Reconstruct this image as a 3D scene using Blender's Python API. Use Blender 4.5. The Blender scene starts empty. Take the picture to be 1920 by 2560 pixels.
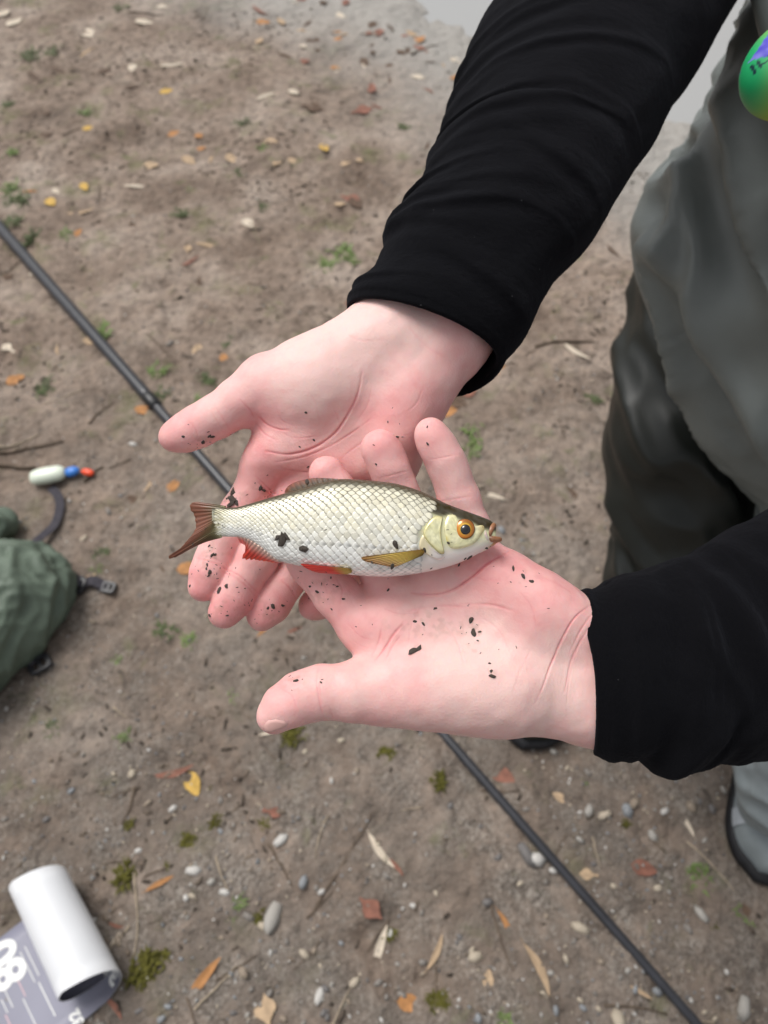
import bpy, math, random
import numpy as np
from mathutils import Vector, Matrix
from mathutils.bvhtree import BVHTree

rad = math.radians
SC = bpy.context.scene
COL = SC.collection
random.seed(7)
RNG = np.random.default_rng(11)

# ------------------------------------------------------------------ camera, sky, sun, exposure
FPX = 1920.0                      # focal length in photograph pixels
CAM_H, PITCH = 1.40, rad(57)
cam = bpy.data.cameras.new('camera')
cam_ob = bpy.data.objects.new('camera', cam)
COL.objects.link(cam_ob)
cam_ob.location = (0, 0, CAM_H)
cam_ob.rotation_euler = (math.pi / 2 - PITCH, 0, 0)
cam.sensor_fit = 'HORIZONTAL'
cam.sensor_width = 36
cam.lens = 36 * FPX / 1920
cam.clip_start, cam.clip_end = 0.01, 400
cam.dof.use_dof = True
cam.dof.focus_distance = 0.352
cam.dof.aperture_fstop = 14.0
SC.camera = cam_ob

SUN_EL, SUN_AZ = rad(62), rad(-50)           # azimuth from +y, negative is to the left
w = bpy.data.worlds.new('World')
SC.world = w
w.use_nodes = True
nt = w.node_tree
bg = nt.nodes['Background']
sky = nt.nodes.new('ShaderNodeTexSky')
sky.sky_type = 'NISHITA'
sky.sun_disc = False
sky.sun_elevation = SUN_EL
sky.sun_rotation = SUN_AZ
sky.air_density = 1.0
sky.dust_density = 4.0
hs = nt.nodes.new('ShaderNodeHueSaturation')
hs.inputs['Saturation'].default_value = 0.16
nt.links.new(sky.outputs[0], hs.inputs['Color'])
nt.links.new(hs.outputs[0], bg.inputs['Color'])
bg.inputs['Strength'].default_value = 0.10

sd = bpy.data.lights.new('sun', 'SUN')
sd.energy = 1.5
sd.angle = rad(28)
sd.color = (1.0, 0.97, 0.93)
so = bpy.data.objects.new('sun', sd)
COL.objects.link(so)
sdir = Vector((math.sin(SUN_AZ) * math.cos(SUN_EL), math.cos(SUN_AZ) * math.cos(SUN_EL), math.sin(SUN_EL)))
so.rotation_euler = sdir.to_track_quat('Z', 'Y').to_euler()
so.location = (-2, 2, 5)

SC.view_settings.view_transform = 'Standard'
SC.view_settings.look = 'None'
SC.view_settings.gamma = 1
SC.view_settings.use_curve_mapping = False
SC.view_settings.exposure = 0.52
SC.cycles.max_bounces = 6
SC.cycles.use_denoising = True

# ------------------------------------------------------------------ helpers
CAMLOC = np.array([0, 0, CAM_H])
RM = np.array(cam_ob.rotation_euler.to_matrix())

def c3(px, py, dmm):
    """photograph measurement at a distance of dmm millimetres -> camera-aligned metres"""
    d = dmm / 1000.0
    return np.array([(px - 960) / FPX * d, -(py - 1280) / FPX * d, -d])

def to_world(v):
    return np.asarray(v) @ RM.T + CAMLOC

def U(px, py, dmm):
    return to_world(c3(px, py, dmm))

def ray(px, py):
    d = RM @ np.array([(px - 960) / FPX, -(py - 1280) / FPX, -1.0])
    return d / np.linalg.norm(d)

def ground_xy(px, py, z=0.0):
    d = ray(px, py)
    t = (z - CAM_H) / d[2]
    p = CAMLOC + d * t
    return p

def mesh_np(name, verts, faces, smooth=True):
    me = bpy.data.meshes.new(name)
    verts = np.asarray(verts, dtype=np.float32)
    faces = np.asarray(faces, dtype=np.int32)
    n = faces.shape[1]
    me.vertices.add(len(verts))
    me.vertices.foreach_set('co', verts.ravel())
    me.loops.add(faces.size)
    me.loops.foreach_set('vertex_index', faces.ravel())
    me.polygons.add(len(faces))
    me.polygons.foreach_set('loop_start', np.arange(0, faces.size, n, dtype=np.int32))
    if smooth:
        me.polygons.foreach_set('use_smooth', np.ones(len(faces), dtype=bool))
    me.update(calc_edges=True)
    return me

def mesh_py(name, verts, faces, smooth=True):
    me = bpy.data.meshes.new(name)
    me.from_pydata([tuple(map(float, v)) for v in verts], [], [tuple(map(int, f)) for f in faces])
    if smooth:
        for p in me.polygons:
            p.use_smooth = True
    me.update()
    return me

def vcol(me, cols, name='col'):
    a = me.color_attributes.new(name, 'FLOAT_COLOR', 'POINT')
    c = np.ones((len(me.vertices), 4), dtype=np.float32)
    c[:, :3] = cols
    a.data.foreach_set('color', c.ravel())

def ob(name, me, mat=None, parent=None, label=None, cat=None, group=None, kind=None, loc=None):
    o = bpy.data.objects.new(name, me)
    COL.objects.link(o)
    if mat is not None and me is not None:
        if isinstance(mat, (list, tuple)):
            for m in mat:
                me.materials.append(m)
        elif not me.materials:
            me.materials.append(mat)
    if parent is not None:
        o.parent = parent
        o.matrix_parent_inverse = Matrix.Translation(parent.location).inverted()
    if loc is not None:
        o.location = loc
    tag(o, label, cat, group, kind)
    return o

def tag(o, label=None, cat=None, group=None, kind=None):
    if label: o['label'] = label
    if cat: o['category'] = cat
    if group: o['group'] = group
    if kind: o['kind'] = kind

def smoothstep(a, b, x):
    t = np.clip((x - a) / (b - a), 0, 1)
    return t * t * (3 - 2 * t)

# numpy value noise
def _hash(i, j, k, seed):
    h = (i * 374761393 + j * 668265263 + k * 2147483647 + seed * 974711) & 0xFFFFFFFF
    h = ((h ^ (h >> 13)) * 1274126177) & 0xFFFFFFFF
    h = h ^ (h >> 16)
    return (h & 0xFFFFFF) / float(0xFFFFFF)

def vnoise(p, seed=0):
    p = np.asarray(p, dtype=np.float64)
    i = np.floor(p).astype(np.int64)
    f = p - i
    u = f * f * (3 - 2 * f)
    r = 0
    for dx in (0, 1):
        for dy in (0, 1):
            for dz in (0, 1):
                wgt = (u[..., 0] if dx else 1 - u[..., 0]) * (u[..., 1] if dy else 1 - u[..., 1]) * (u[..., 2] if dz else 1 - u[..., 2])
                r = r + wgt * _hash(i[..., 0] + dx, i[..., 1] + dy, i[..., 2] + dz, seed)
    return r * 2 - 1

def fbm(p, oct=4, seed=0, gain=0.5):
    a, r, q = 1.0, 0, np.asarray(p, dtype=np.float64)
    for o in range(oct):
        r = r + a * vnoise(q, seed + o * 17)
        q = q * 2.03 + 5.3
        a *= gain
    return r

# ------------------------------------------------------------------ materials
def new_mat(name):
    m = bpy.data.materials.new(name)
    m.use_nodes = True
    n = m.node_tree.nodes
    return m, m.node_tree, n['Principled BSDF']

def add_bump(t, b, scale, strength, dist=0.001, detail=4, coord='Object', tex='noise'):
    n, l = t.nodes, t.links
    tc = n.new('ShaderNodeTexCoord')
    if tex == 'noise':
        tx = n.new('ShaderNodeTexNoise')
        tx.inputs['Detail'].default_value = detail
        out = tx.outputs['Fac']
    else:
        tx = n.new('ShaderNodeTexVoronoi')
        out = tx.outputs['Distance']
    tx.inputs['Scale'].default_value = scale
    l.new(tc.outputs[coord], tx.inputs['Vector'])
    bp = n.new('ShaderNodeBump')
    bp.inputs['Strength'].default_value = strength
    bp.inputs['Distance'].default_value = dist
    l.new(out, bp.inputs['Height'])
    old = b.inputs['Normal'].links
    if old:
        l.new(old[0].from_socket, bp.inputs['Normal'])
    l.new(bp.outputs[0], b.inputs['Normal'])
    return tx

def simple(name, color, rough=0.6, spec=0.3, bump=None, vary=0.0, vscale=30, metal=0.0, sheen=0.0, coat=0.0):
    m, t, b = new_mat(name)
    b.inputs['Base Color'].default_value = (*color, 1)
    b.inputs['Roughness'].default_value = rough
    b.inputs['Specular IOR Level'].default_value = spec
    b.inputs['Metallic'].default_value = metal
    b.inputs['Sheen Weight'].default_value = sheen
    b.inputs['Coat Weight'].default_value = coat
    if vary:
        n, l = t.nodes, t.links
        tc = n.new('ShaderNodeTexCoord')
        tx = n.new('ShaderNodeTexNoise')
        tx.inputs['Scale'].default_value = vscale
        tx.inputs['Detail'].default_value = 6
        l.new(tc.outputs['Object'], tx.inputs['Vector'])
        cr = n.new('ShaderNodeValToRGB')
        cr.color_ramp.elements[0].position = 0.3
        cr.color_ramp.elements[1].position = 0.7
        cr.color_ramp.elements[0].color = (*[c * (1 - vary) for c in color], 1)
        cr.color_ramp.elements[1].color = (*[min(1, c * (1 + vary)) for c in color], 1)
        l.new(tx.outputs['Fac'], cr.inputs['Fac'])
        l.new(cr.outputs[0], b.inputs['Base Color'])
    if bump:
        add_bump(t, b, *bump)
    return m

def attr_mat(name, rough=0.5, spec=0.4, metal=0.0, bump=None, coat=0.0, sss=0.0, sss_scale=0.003, sss_rad=(1, .35, .2), alpha=1.0, mottling=0.0, mscale=200):
    m, t, b = new_mat(name)
    n, l = t.nodes, t.links
    a = n.new('ShaderNodeAttribute')
    a.attribute_name = 'col'
    src = a.outputs['Color']
    if mottling:
        tc = n.new('ShaderNodeTexCoord')
        tx = n.new('ShaderNodeTexNoise')
        tx.inputs['Scale'].default_value = mscale
        tx.inputs['Detail'].default_value = 5
        l.new(tc.outputs['Object'], tx.inputs['Vector'])
        mr = n.new('ShaderNodeMapRange')
        mr.inputs[1].default_value = 0.25
        mr.inputs[2].default_value = 0.75
        mr.inputs[3].default_value = 1 - mottling
        mr.inputs[4].default_value = 1 + mottling
        l.new(tx.outputs['Fac'], mr.inputs[0])
        mx = n.new('ShaderNodeVectorMath')
        mx.operation = 'SCALE'
        l.new(src, mx.inputs[0])
        l.new(mr.outputs[0], mx.inputs['Scale'])
        src = mx.outputs[0]
    l.new(src, b.inputs['Base Color'])
    b.inputs['Roughness'].default_value = rough
    b.inputs['Specular IOR Level'].default_value = spec
    b.inputs['Metallic'].default_value = metal
    b.inputs['Coat Weight'].default_value = coat
    b.inputs['Coat Roughness'].default_value = 0.15
    b.inputs['Alpha'].default_value = alpha
    if sss:
        b.inputs['Subsurface Weight'].default_value = sss
        b.inputs['Subsurface Radius'].default_value = sss_rad
        b.inputs['Subsurface Scale'].default_value = sss_scale
    if bump:
        add_bump(t, b, *bump)
    return m

# ------------------------------------------------------------------ implicit surfaces
class Field:
    def __init__(s, lo, hi, h):
        s.h = h
        s.lo = np.asarray(lo, dtype=np.float64)
        s.n = np.ceil((np.asarray(hi) - s.lo) / h).astype(int) + 1
        s.ax = [(s.lo[i] + h * np.arange(s.n[i])).astype(np.float32) for i in range(3)]
        s.F = np.full(tuple(s.n), 9.0, dtype=np.float32)

    def like(s):
        o = Field.__new__(Field)
        o.h, o.lo, o.n, o.ax = s.h, s.lo, s.n, s.ax
        o.F = np.full(tuple(s.n), 9.0, dtype=np.float32)
        return o

    def _box(s, lo, hi):
        sl = []
        for i in range(3):
            a = int(max(0, math.floor((lo[i] - s.lo[i]) / s.h)))
            b = int(min(s.n[i], math.ceil((hi[i] - s.lo[i]) / s.h) + 1))
            if b <= a: return None, None
            sl.append(slice(a, b))
        g = (s.ax[0][sl[0]][:, None, None], s.ax[1][sl[1]][None, :, None], s.ax[2][sl[2]][None, None, :])
        return tuple(sl), g

    def _merge(s, sl, d, k):
        a = s.F[sl]
        if k <= 0:
            s.F[sl] = np.minimum(a, d)
        else:
            h = np.maximum(k - np.abs(a - d), 0) / k
            s.F[sl] = np.minimum(a, d) - h * h * k * 0.25

    def cone(s, a, b, ra, rb, k=0.002):
        a, b = np.asarray(a), np.asarray(b)
        m = max(ra, rb) + k + 3 * s.h + 0.006
        sl, g = s._box(np.minimum(a, b) - m, np.maximum(a, b) + m)
        if sl is None: return
        ba = b - a
        L = float(ba @ ba) + 1e-12
        x, y, z = g[0] - a[0], g[1] - a[1], g[2] - a[2]
        t = np.clip((x * ba[0] + y * ba[1] + z * ba[2]) / L, 0, 1)
        d = np.sqrt((x - t * ba[0]) ** 2 + (y - t * ba[1]) ** 2 + (z - t * ba[2]) ** 2) - (ra + t * (rb - ra))
        s._merge(sl, d.astype(np.float32), k)

    def chain(s, pts, k=0.002):
        """pts: (px, py, depth mm, radius px)"""
        P = [c3(*p[:3]) for p in pts]
        R = [p[3] * p[2] / 1000 / FPX for p in pts]
        for i in range(len(P) - 1):
            s.cone(P[i], P[i + 1], R[i], R[i + 1], k)

    def ell(s, c, radii, ang=0.0, k=0.01, sub=False):
        """ellipsoid; c=(px,py,depth), radii=(px,px,mm depth), ang = screen rotation"""
        C = c3(*c)
        q = c[2] / 1000 / FPX
        r = np.array([radii[0] * q, radii[1] * q, radii[2] / 1000])
        m = r.max() + k + 3 * s.h
        sl, g = s._box(C - m, C + m)
        if sl is None: return
        x, y, z = g[0] - C[0], g[1] - C[1], g[2] - C[2]
        ca, sa = math.cos(ang), math.sin(ang)
        u, v = x * ca - y * sa, x * sa + y * ca      # screen y points down
        k0 = np.sqrt((u / r[0]) ** 2 + (v / r[1]) ** 2 + (z / r[2]) ** 2)
        k1 = np.sqrt((u / r[0] ** 2) ** 2 + (v / r[1] ** 2) ** 2 + (z / r[2] ** 2) ** 2) + 1e-6
        d = (k0 * (k0 - 1) / k1).astype(np.float32)
        if sub:
            a = s.F[sl]
            h = np.maximum(k - np.abs(a + d), 0) / k
            s.F[sl] = np.maximum(a, -d) + h * h * k * 0.25
        else:
            s._merge(sl, d, k)

    def union(s, o, k):
        a, d = s.F, o.F
        h = np.maximum(k - np.abs(a - d), 0) / max(k, 1e-9)
        s.F = np.minimum(a, d) - h * h * k * 0.25

    def mesh(s):
        F = s.F
        S = F < 0
        n = np.zeros(tuple(np.array(F.shape) - 1), dtype=np.int8)
        cs = [(i, j, k) for i in (0, 1) for j in (0, 1) for k in (0, 1)]
        sh = n.shape
        for i, j, k in cs:
            n += S[i:i + sh[0], j:j + sh[1], k:k + sh[2]]
        act = (n > 0) & (n < 8)
        ids = np.array(np.nonzero(act))
        vid = np.full(sh, -1, dtype=np.int32)
        vid[act] = np.arange(ids.shape[1])
        pos = np.zeros((ids.shape[1], 3))
        cnt = np.zeros(ids.shape[1])
        vals = {c: F[ids[0] + c[0], ids[1] + c[1], ids[2] + c[2]].astype(np.float64) for c in cs}
        for a in cs:
            for axn in range(3):
                if a[axn]: continue
                b = list(a); b[axn] = 1; b = tuple(b)
                fa, fb = vals[a], vals[b]
                cr = (fa < 0) != (fb < 0)
                t = np.where(cr, fa / np.where(cr, fa - fb, 1), 0)
                pt = np.array(a, dtype=float)[None, :] + (np.array(b, dtype=float) - np.array(a))[None, :] * t[:, None]
                pos += pt * cr[:, None]
                cnt += cr
        pos = (pos / cnt[:, None] + ids.T) * s.h + s.lo
        quads = []
        for axn in range(3):
            o1, o2 = (axn + 1) % 3, (axn + 2) % 3
            sa = [slice(None)] * 3; sb = [slice(None)] * 3
            sa[axn] = slice(0, -1); sb[axn] = slice(1, None)
            A, B = S[tuple(sa)], S[tuple(sb)]
            e = np.array(np.nonzero(A != B))
            ok = (e[o1] >= 1) & (e[o2] >= 1) & (e[o1] < F.shape[o1] - 1) & (e[o2] < F.shape[o2] - 1)
            e = e[:, ok]
            ins = A[e[0], e[1], e[2]]
            def cell(d1, d2):
                c = e.copy(); c[o1] += d1; c[o2] += d2
                return vid[c[0], c[1], c[2]]
            q = np.stack([cell(-1, -1), cell(0, -1), cell(0, 0), cell(-1, 0)], axis=1)
            q[~ins] = q[~ins][:, ::-1]
            quads.append(q)
        return pos, np.concatenate(quads)

def vnormals(v, q):
    e1 = v[q[:, 2]] - v[q[:, 0]]
    e2 = v[q[:, 3]] - v[q[:, 1]]
    fn = np.cross(e1, e2)
    n = np.zeros_like(v)
    for i in range(4):
        np.add.at(n, q[:, i], fn)
    return n / (np.linalg.norm(n, axis=1, keepdims=True) + 1e-12)

def relax(v, q, it=2, lam=0.5):
    for _ in range(it):
        acc = np.zeros_like(v); cnt = np.zeros(len(v))
        for a, b in ((0, 1), (1, 2), (2, 3), (3, 0)):
            np.add.at(acc, q[:, a], v[q[:, b]]); np.add.at(cnt, q[:, a], 1)
            np.add.at(acc, q[:, b], v[q[:, a]]); np.add.at(cnt, q[:, b], 1)
        v = v * (1 - lam) + lam * acc / np.maximum(cnt, 1)[:, None]
    return v

def to_px(v):
    """camera-aligned metres -> photograph measurements"""
    d = -v[:, 2]
    return np.stack([960 + v[:, 0] / d * FPX, 1280 - v[:, 1] / d * FPX], axis=1)

def poly_dist(p, poly):
    best = np.full(len(p), 1e9); along = np.zeros(len(p))
    poly = np.asarray(poly, dtype=float)
    n = len(poly) - 1
    for i, (a, b) in enumerate(zip(poly[:-1], poly[1:])):
        ba = b - a
        t = np.clip(((p - a) @ ba) / (ba @ ba + 1e-9), 0, 1)
        d = np.linalg.norm(p - a - t[:, None] * ba, axis=1)
        along = np.where(d < best, (i + t) / n, along)
        best = np.minimum(best, d)
    return best, along

def smooth_poly(pts, n=40):
    """Catmull-Rom through pts"""
    P = np.asarray(pts, dtype=float)
    P = np.vstack([2 * P[0] - P[1], P, 2 * P[-1] - P[-2]])
    out = []
    segs = len(P) - 3
    per = max(2, n // segs)
    for i in range(segs):
        for t in np.linspace(0, 1, per, endpoint=False):
            p0, p1, p2, p3 = P[i:i + 4]
            out.append(0.5 * ((2 * p1) + (-p0 + p2) * t + (2 * p0 - 5 * p1 + 4 * p2 - p3) * t * t + (-p0 + 3 * p1 - 3 * p2 + p3) * t ** 3))
    out.append(P[-2])
    return np.array(out)
#SPLIT_SETTING
# ------------------------------------------------------------------ setting: ground and water
def shore(x, y):
    p = np.stack([np.asarray(x, dtype=float), np.asarray(y, dtype=float), np.zeros_like(np.asarray(x, dtype=float))], axis=-1)
    return (p[..., 0] - 0.29) * 0.688 + (p[..., 1] - 2.73) * 0.725 + 0.10 * vnoise(p * 2.2, 3) + 0.05 * vnoise(p * 7, 4)

def gh(x, y):
    x = np.asarray(x, dtype=float); y = np.asarray(y, dtype=float)
    p = np.stack([x, y, np.zeros_like(x)], axis=-1)
    s = shore(x, y)
    near = 1 - smoothstep(4, 8, np.hypot(x, y - 1.5))
    h = 0.010 * vnoise(p * 3.1, 21) + 0.007 * fbm(p * 11, 3, 31) + 0.0035 * fbm(p * 45, 3, 41)
    rut = np.maximum(0, fbm(p * np.array([6.0, 9.0, 1]), 3, 77) - 0.25) * 0.016
    return (h - rut) * near - 0.5 * smoothstep(-0.05, 2.2, s) - 0.012 * smoothstep(-0.5, 0.1, s)

def gz(x, y):
    return float(gh(np.array([x]), np.array([y]))[0])

def axis(lo, hi, step, far):
    mid = np.arange(lo, hi + 1e-6, step)
    g = [step]
    while sum(g) < far: g.append(g[-1] * 1.35)
    c = np.cumsum(g)
    return np.concatenate([(lo - c)[::-1], mid, hi + c])
gx = axis(-1.9, 1.7, 0.010, 60)
gy = axis(-0.4, 3.6, 0.011, 60)
X, Y = np.meshgrid(gx, gy, indexing='ij')
Z = gh(X, Y)
nx, ny = X.shape
idx = np.arange(nx * ny).reshape(nx, ny)
q = np.stack([idx[:-1, :-1], idx[1:, :-1], idx[1:, 1:], idx[:-1, 1:]], axis=-1).reshape(-1, 4)
gme = mesh_np('ground', np.stack([X, Y, Z], -1).reshape(-1, 3), q)

m_ground, t, b = new_mat('damp_soil')
n, l = t.nodes, t.links
tc = n.new('ShaderNodeTexCoord')
def tex_noise(scale, detail=6, rough=0.6, dist=0.0):
    x = n.new('ShaderNodeTexNoise')
    x.inputs['Scale'].default_value = scale
    x.inputs['Detail'].default_value = detail
    x.inputs['Roughness'].default_value = rough
    x.inputs['Distortion'].default_value = dist
    l.new(tc.outputs['Object'], x.inputs['Vector'])
    return x.outputs['Fac']
def ramp(src, stops):
    r = n.new('ShaderNodeValToRGB')
    e = r.color_ramp.elements
    while len(e) < len(stops): e.new(0.5)
    for el, (p, c) in zip(e, stops):
        el.position = p
        el.color = (*c, 1) if len(c) == 3 else c
    l.new(src, r.inputs['Fac'])
    return r.outputs[0]
def mix(fac, a, b_, mode='MIX'):
    x = n.new('ShaderNodeMix')
    x.data_type = 'RGBA'
    x.blend_type = mode
    if isinstance(fac, float): x.inputs[0].default_value = fac
    else: l.new(fac, x.inputs[0])
    for s_, v in ((6, a), (7, b_)):
        if isinstance(v, tuple): x.inputs[s_].default_value = (*v, 1)
        else: l.new(v, x.inputs[s_])
    return x.outputs[2]
base = ramp(tex_noise(4.0, 8), [(0.30, (0.130, 0.092, 0.068)), (0.5, (0.235, 0.180, 0.142)), (0.70, (0.335, 0.276, 0.230))])
fine = ramp(tex_noise(38, 8, 0.7), [(0.28, (0.42, 0.40, 0.38)), (0.5, (1, 1, 1)), (0.72, (1.35, 1.33, 1.3))])
base = mix(1.0, base, fine, 'MULTIPLY')
# green algae and moss film
gmask = ramp(tex_noise(7, 7, 0.65), [(0.56, (0, 0, 0)), (0.70, (1, 1, 1))])
gm2 = n.new('ShaderNodeMath'); gm2.operation = 'MULTIPLY'; gm2.inputs[1].default_value = 0.6
l.new(gmask, gm2.inputs[0])
base = mix(gm2.outputs[0], base, (0.125, 0.135, 0.05))
# dark wet organic patches
dmask = ramp(tex_noise(2.6, 8, 0.7, 0.4), [(0.55, (0, 0, 0)), (0.72, (1, 1, 1))])
dm2 = n.new('ShaderNodeMath'); dm2.operation = 'MULTIPLY'; dm2.inputs[1].default_value = 0.72
l.new(dmask, dm2.inputs[0])
base = mix(dm2.outputs[0], base, (0.068, 0.052, 0.041))
# fine grit between the stones
vo = n.new('ShaderNodeTexVoronoi')
vo.inputs['Scale'].default_value = 230
l.new(tc.outputs['Object'], vo.inputs['Vector'])
grit = ramp(vo.outputs['Color'], [(0.2, (0.07, 0.062, 0.055)), (0.5, (0.19, 0.165, 0.14)), (0.85, (0.36, 0.33, 0.29))])
sepy = n.new('ShaderNodeSeparateXYZ')
l.new(tc.outputs['Object'], sepy.inputs[0])
gr = n.new('ShaderNodeMapRange')                # grit belongs to the strip of gravel near the boots
gr.inputs[1].default_value = 1.5; gr.inputs[2].default_value = 0.25
gr.inputs[3].default_value = 0.0; gr.inputs[4].default_value = 0.75
l.new(sepy.outputs['Y'], gr.inputs[0])
gmk = n.new('ShaderNodeMath'); gmk.operation = 'MULTIPLY'
l.new(gr.outputs[0], gmk.inputs[0]); l.new(ramp(tex_noise(9, 6, 0.7), [(0.42, (0, 0, 0)), (0.6, (1, 1, 1))]), gmk.inputs[1])
base = mix(gmk.outputs[0], base, grit)
def fleck(scale, lo, hi, amt, col, dist=0.3):
    global base
    k_ = n.new('ShaderNodeMath'); k_.operation = 'MULTIPLY'; k_.inputs[1].default_value = amt
    l.new(ramp(tex_noise(scale, 5, 0.65, dist), [(lo, (0, 0, 0)), (hi, (1, 1, 1))]), k_.inputs[0])
    base = mix(k_.outputs[0], base, col)
fleck(21, 0.60, 0.68, 0.75, (0.060, 0.044, 0.034), 0.8)
fleck(47, 0.63, 0.70, 0.80, (0.050, 0.038, 0.030))
fleck(60, 0.64, 0.70, 0.75, (0.40, 0.345, 0.29))
fleck(13, 0.60, 0.72, 0.62, (0.115, 0.13, 0.048), 0.5)
# damp, darker soil mixed with the gravel
gd_ = n.new('ShaderNodeMapRange')
gd_.inputs[1].default_value = 1.3; gd_.inputs[2].default_value = 0.4
gd_.inputs[3].default_value = 0.0; gd_.inputs[4].default_value = 0.62
l.new(sepy.outputs['Y'], gd_.inputs[0])
dmp = n.new('ShaderNodeMath'); dmp.operation = 'MULTIPLY'
l.new(gd_.outputs[0], dmp.inputs[0]); l.new(ramp(tex_noise(6, 7, 0.7), [(0.30, (0, 0, 0)), (0.60, (1, 1, 1))]), dmp.inputs[1])
base = mix(dmp.outputs[0], base, mix(tex_noise(40, 6), (0.070, 0.056, 0.046), (0.135, 0.115, 0.098)))
# pale silt along the water line
at = n.new('ShaderNodeAttribute'); at.attribute_name = 'silt'
base = mix(at.outputs['Fac'], base, mix(tex_noise(30, 6), (0.26, 0.245, 0.222), (0.40, 0.385, 0.36)))
l.new(base, b.inputs['Base Color'])
b.inputs['Roughness'].default_value = 0.78
b.inputs['Specular IOR Level'].default_value = 0.3
add_bump(t, b, 22, 0.7, 0.02, 8)
add_bump(t, b, 70, 0.8, 0.010, 8)
add_bump(t, b, 240, 0.5, 0.002, 5)
sl_ = gme.attributes.new('silt', 'FLOAT', 'POINT')
sh_ = shore(X, Y).ravel()
sl_.data.foreach_set('value', (smoothstep(-0.55, 0.05, sh_) * 0.9).astype(np.float32))
ob('ground', gme, m_ground, kind='structure')

# water: pale shallow sheet beyond the bank
m_water, t, b = new_mat('shallow_water')
b.inputs['Base Color'].default_value = (0.34, 0.34, 0.335, 1)
b.inputs['Roughness'].default_value = 0.06
b.inputs['IOR'].default_value = 1.33
add_bump(t, b, 9, 0.12, 0.01, 3)
wx = axis(-1, 3, 0.1, 60); wy = axis(0, 5, 0.1, 60)
WX, WY = np.meshgrid(wx, wy, indexing='ij')
nx, ny = WX.shape
idx = np.arange(nx * ny).reshape(nx, ny)
q = np.stack([idx[:-1, :-1], idx[1:, :-1], idx[1:, 1:], idx[:-1, 1:]], axis=-1).reshape(-1, 4)
keep = shore(WX, WY)[:-1, :-1].ravel() > -0.5
wme = mesh_np('water', np.stack([WX, WY, np.full_like(WX, -0.045)], -1).reshape(-1, 3), q[keep])
ob('water', wme, m_water, kind='structure')
# ------------------------------------------------------------------ person: hands and arms
person = bpy.data.objects.new('person', None)
COL.objects.link(person)
person.location = tuple(ground_xy(1750, 1750))
person.location.z = 0
tag(person, 'angler in black fleece and grey-green waders cradling a fish in both open hands', 'person')

def build_hand(bounds, h, palm, mounds, hollows, fingers, kf=0.009):
    """palm: list of chains; mounds/hollows: ellipsoids; fingers: list of chains"""
    f = Field(bounds[0], bounds[1], h)
    for ch in palm:
        f.chain(ch, 0.012)
    for m in mounds:
        f.ell(*m[:3], k=0.012)
    for m in hollows:
        f.ell(*m[:3], k=0.010, sub=True)
    tot = None
    for fc, k in fingers:
        g = f.like()
        g.chain(fc, 0.004)
        g.union(f, k)
        if tot is None: tot = g
        else: tot.union(g, 0.0012)
    return tot.mesh()

def bounds_px(x0, x1, y0, y1, d0, d1):
    P = np.array([c3(x, y, d) for x in (x0, x1) for y in (y0, y1) for d in (d0, d1)])
    return P.min(0), P.max(0)

HR = 0.00080
# right hand (the one whose sleeve comes from the top)
rh_palm = [
    [(1330, 300, 470, 105), (1120, 640, 425, 104), (985, 835, 404, 98)],
    [(1440, 420, 470, 105), (1270, 650, 428, 104), (1118, 850, 406, 92)],
    [(985, 835, 404, 98), (880, 930, 402, 74), (705, 1115, 400, 62)],
    [(1030, 850, 404, 90), (950, 950, 402, 72), (800, 1145, 402, 60)],
    [(1075, 860, 405, 88), (1010, 960, 403, 70), (890, 1160, 403, 60)],
    [(1118, 850, 406, 92), (1062, 960, 402, 62), (982, 1165, 402, 56)],
    [(960, 860, 402, 92), (800, 930, 396, 84), (668, 968, 394, 76)],
]
rh_mounds = [((775, 985, 396), (150, 92, 20), rad(-8)), ((1015, 1010, 398), (70, 165, 17), rad(20)),
             ((930, 880, 400), (110, 80, 16), 0), ((700, 1135, 398), (95, 50, 13), rad(-20))]
rh_hollows = [((880, 1075, 366), (105, 85, 13.5), rad(-35))]
rh_f = [
    ([(668, 968, 394, 76), (600, 1004, 391, 60), (540, 1042, 389, 53), (492, 1068, 387, 51), (456, 1084, 386, 44), (435, 1091, 386, 37)], 0.006),
    ([(705, 1115, 400, 60), (655, 1185, 402, 53), (598, 1285, 404, 48), (560, 1345, 402, 47), (533, 1400, 399, 43), (520, 1436, 397, 44), (508, 1466, 396, 38)], 0.006),
    ([(800, 1145, 402, 60), (740, 1230, 404, 53), (684, 1325, 405, 49), (643, 1395, 401, 49), (604, 1460, 398, 44.5), (582, 1500, 396, 46), (561, 1531, 395, 41)], 0.006),
    ([(890, 1160, 403, 60), (842, 1260, 407, 50), (796, 1345, 410, 47), (750, 1418, 409, 46), (707, 1470, 406, 42.5), (678, 1510, 404, 45), (654, 1537, 403, 40)], 0.006),
    ([(982, 1165, 402, 56), (945, 1250, 408, 46), (918, 1325, 414, 44), (882, 1415, 417, 44), (838, 1468, 417, 41), (797, 1506, 415, 39), (781, 1514, 415, 35)], 0.006),
]
rv, rq = build_hand(bounds_px(385, 1520, 330, 1620, 372, 500), HR, rh_palm, rh_mounds, rh_hollows, rh_f)

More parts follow.
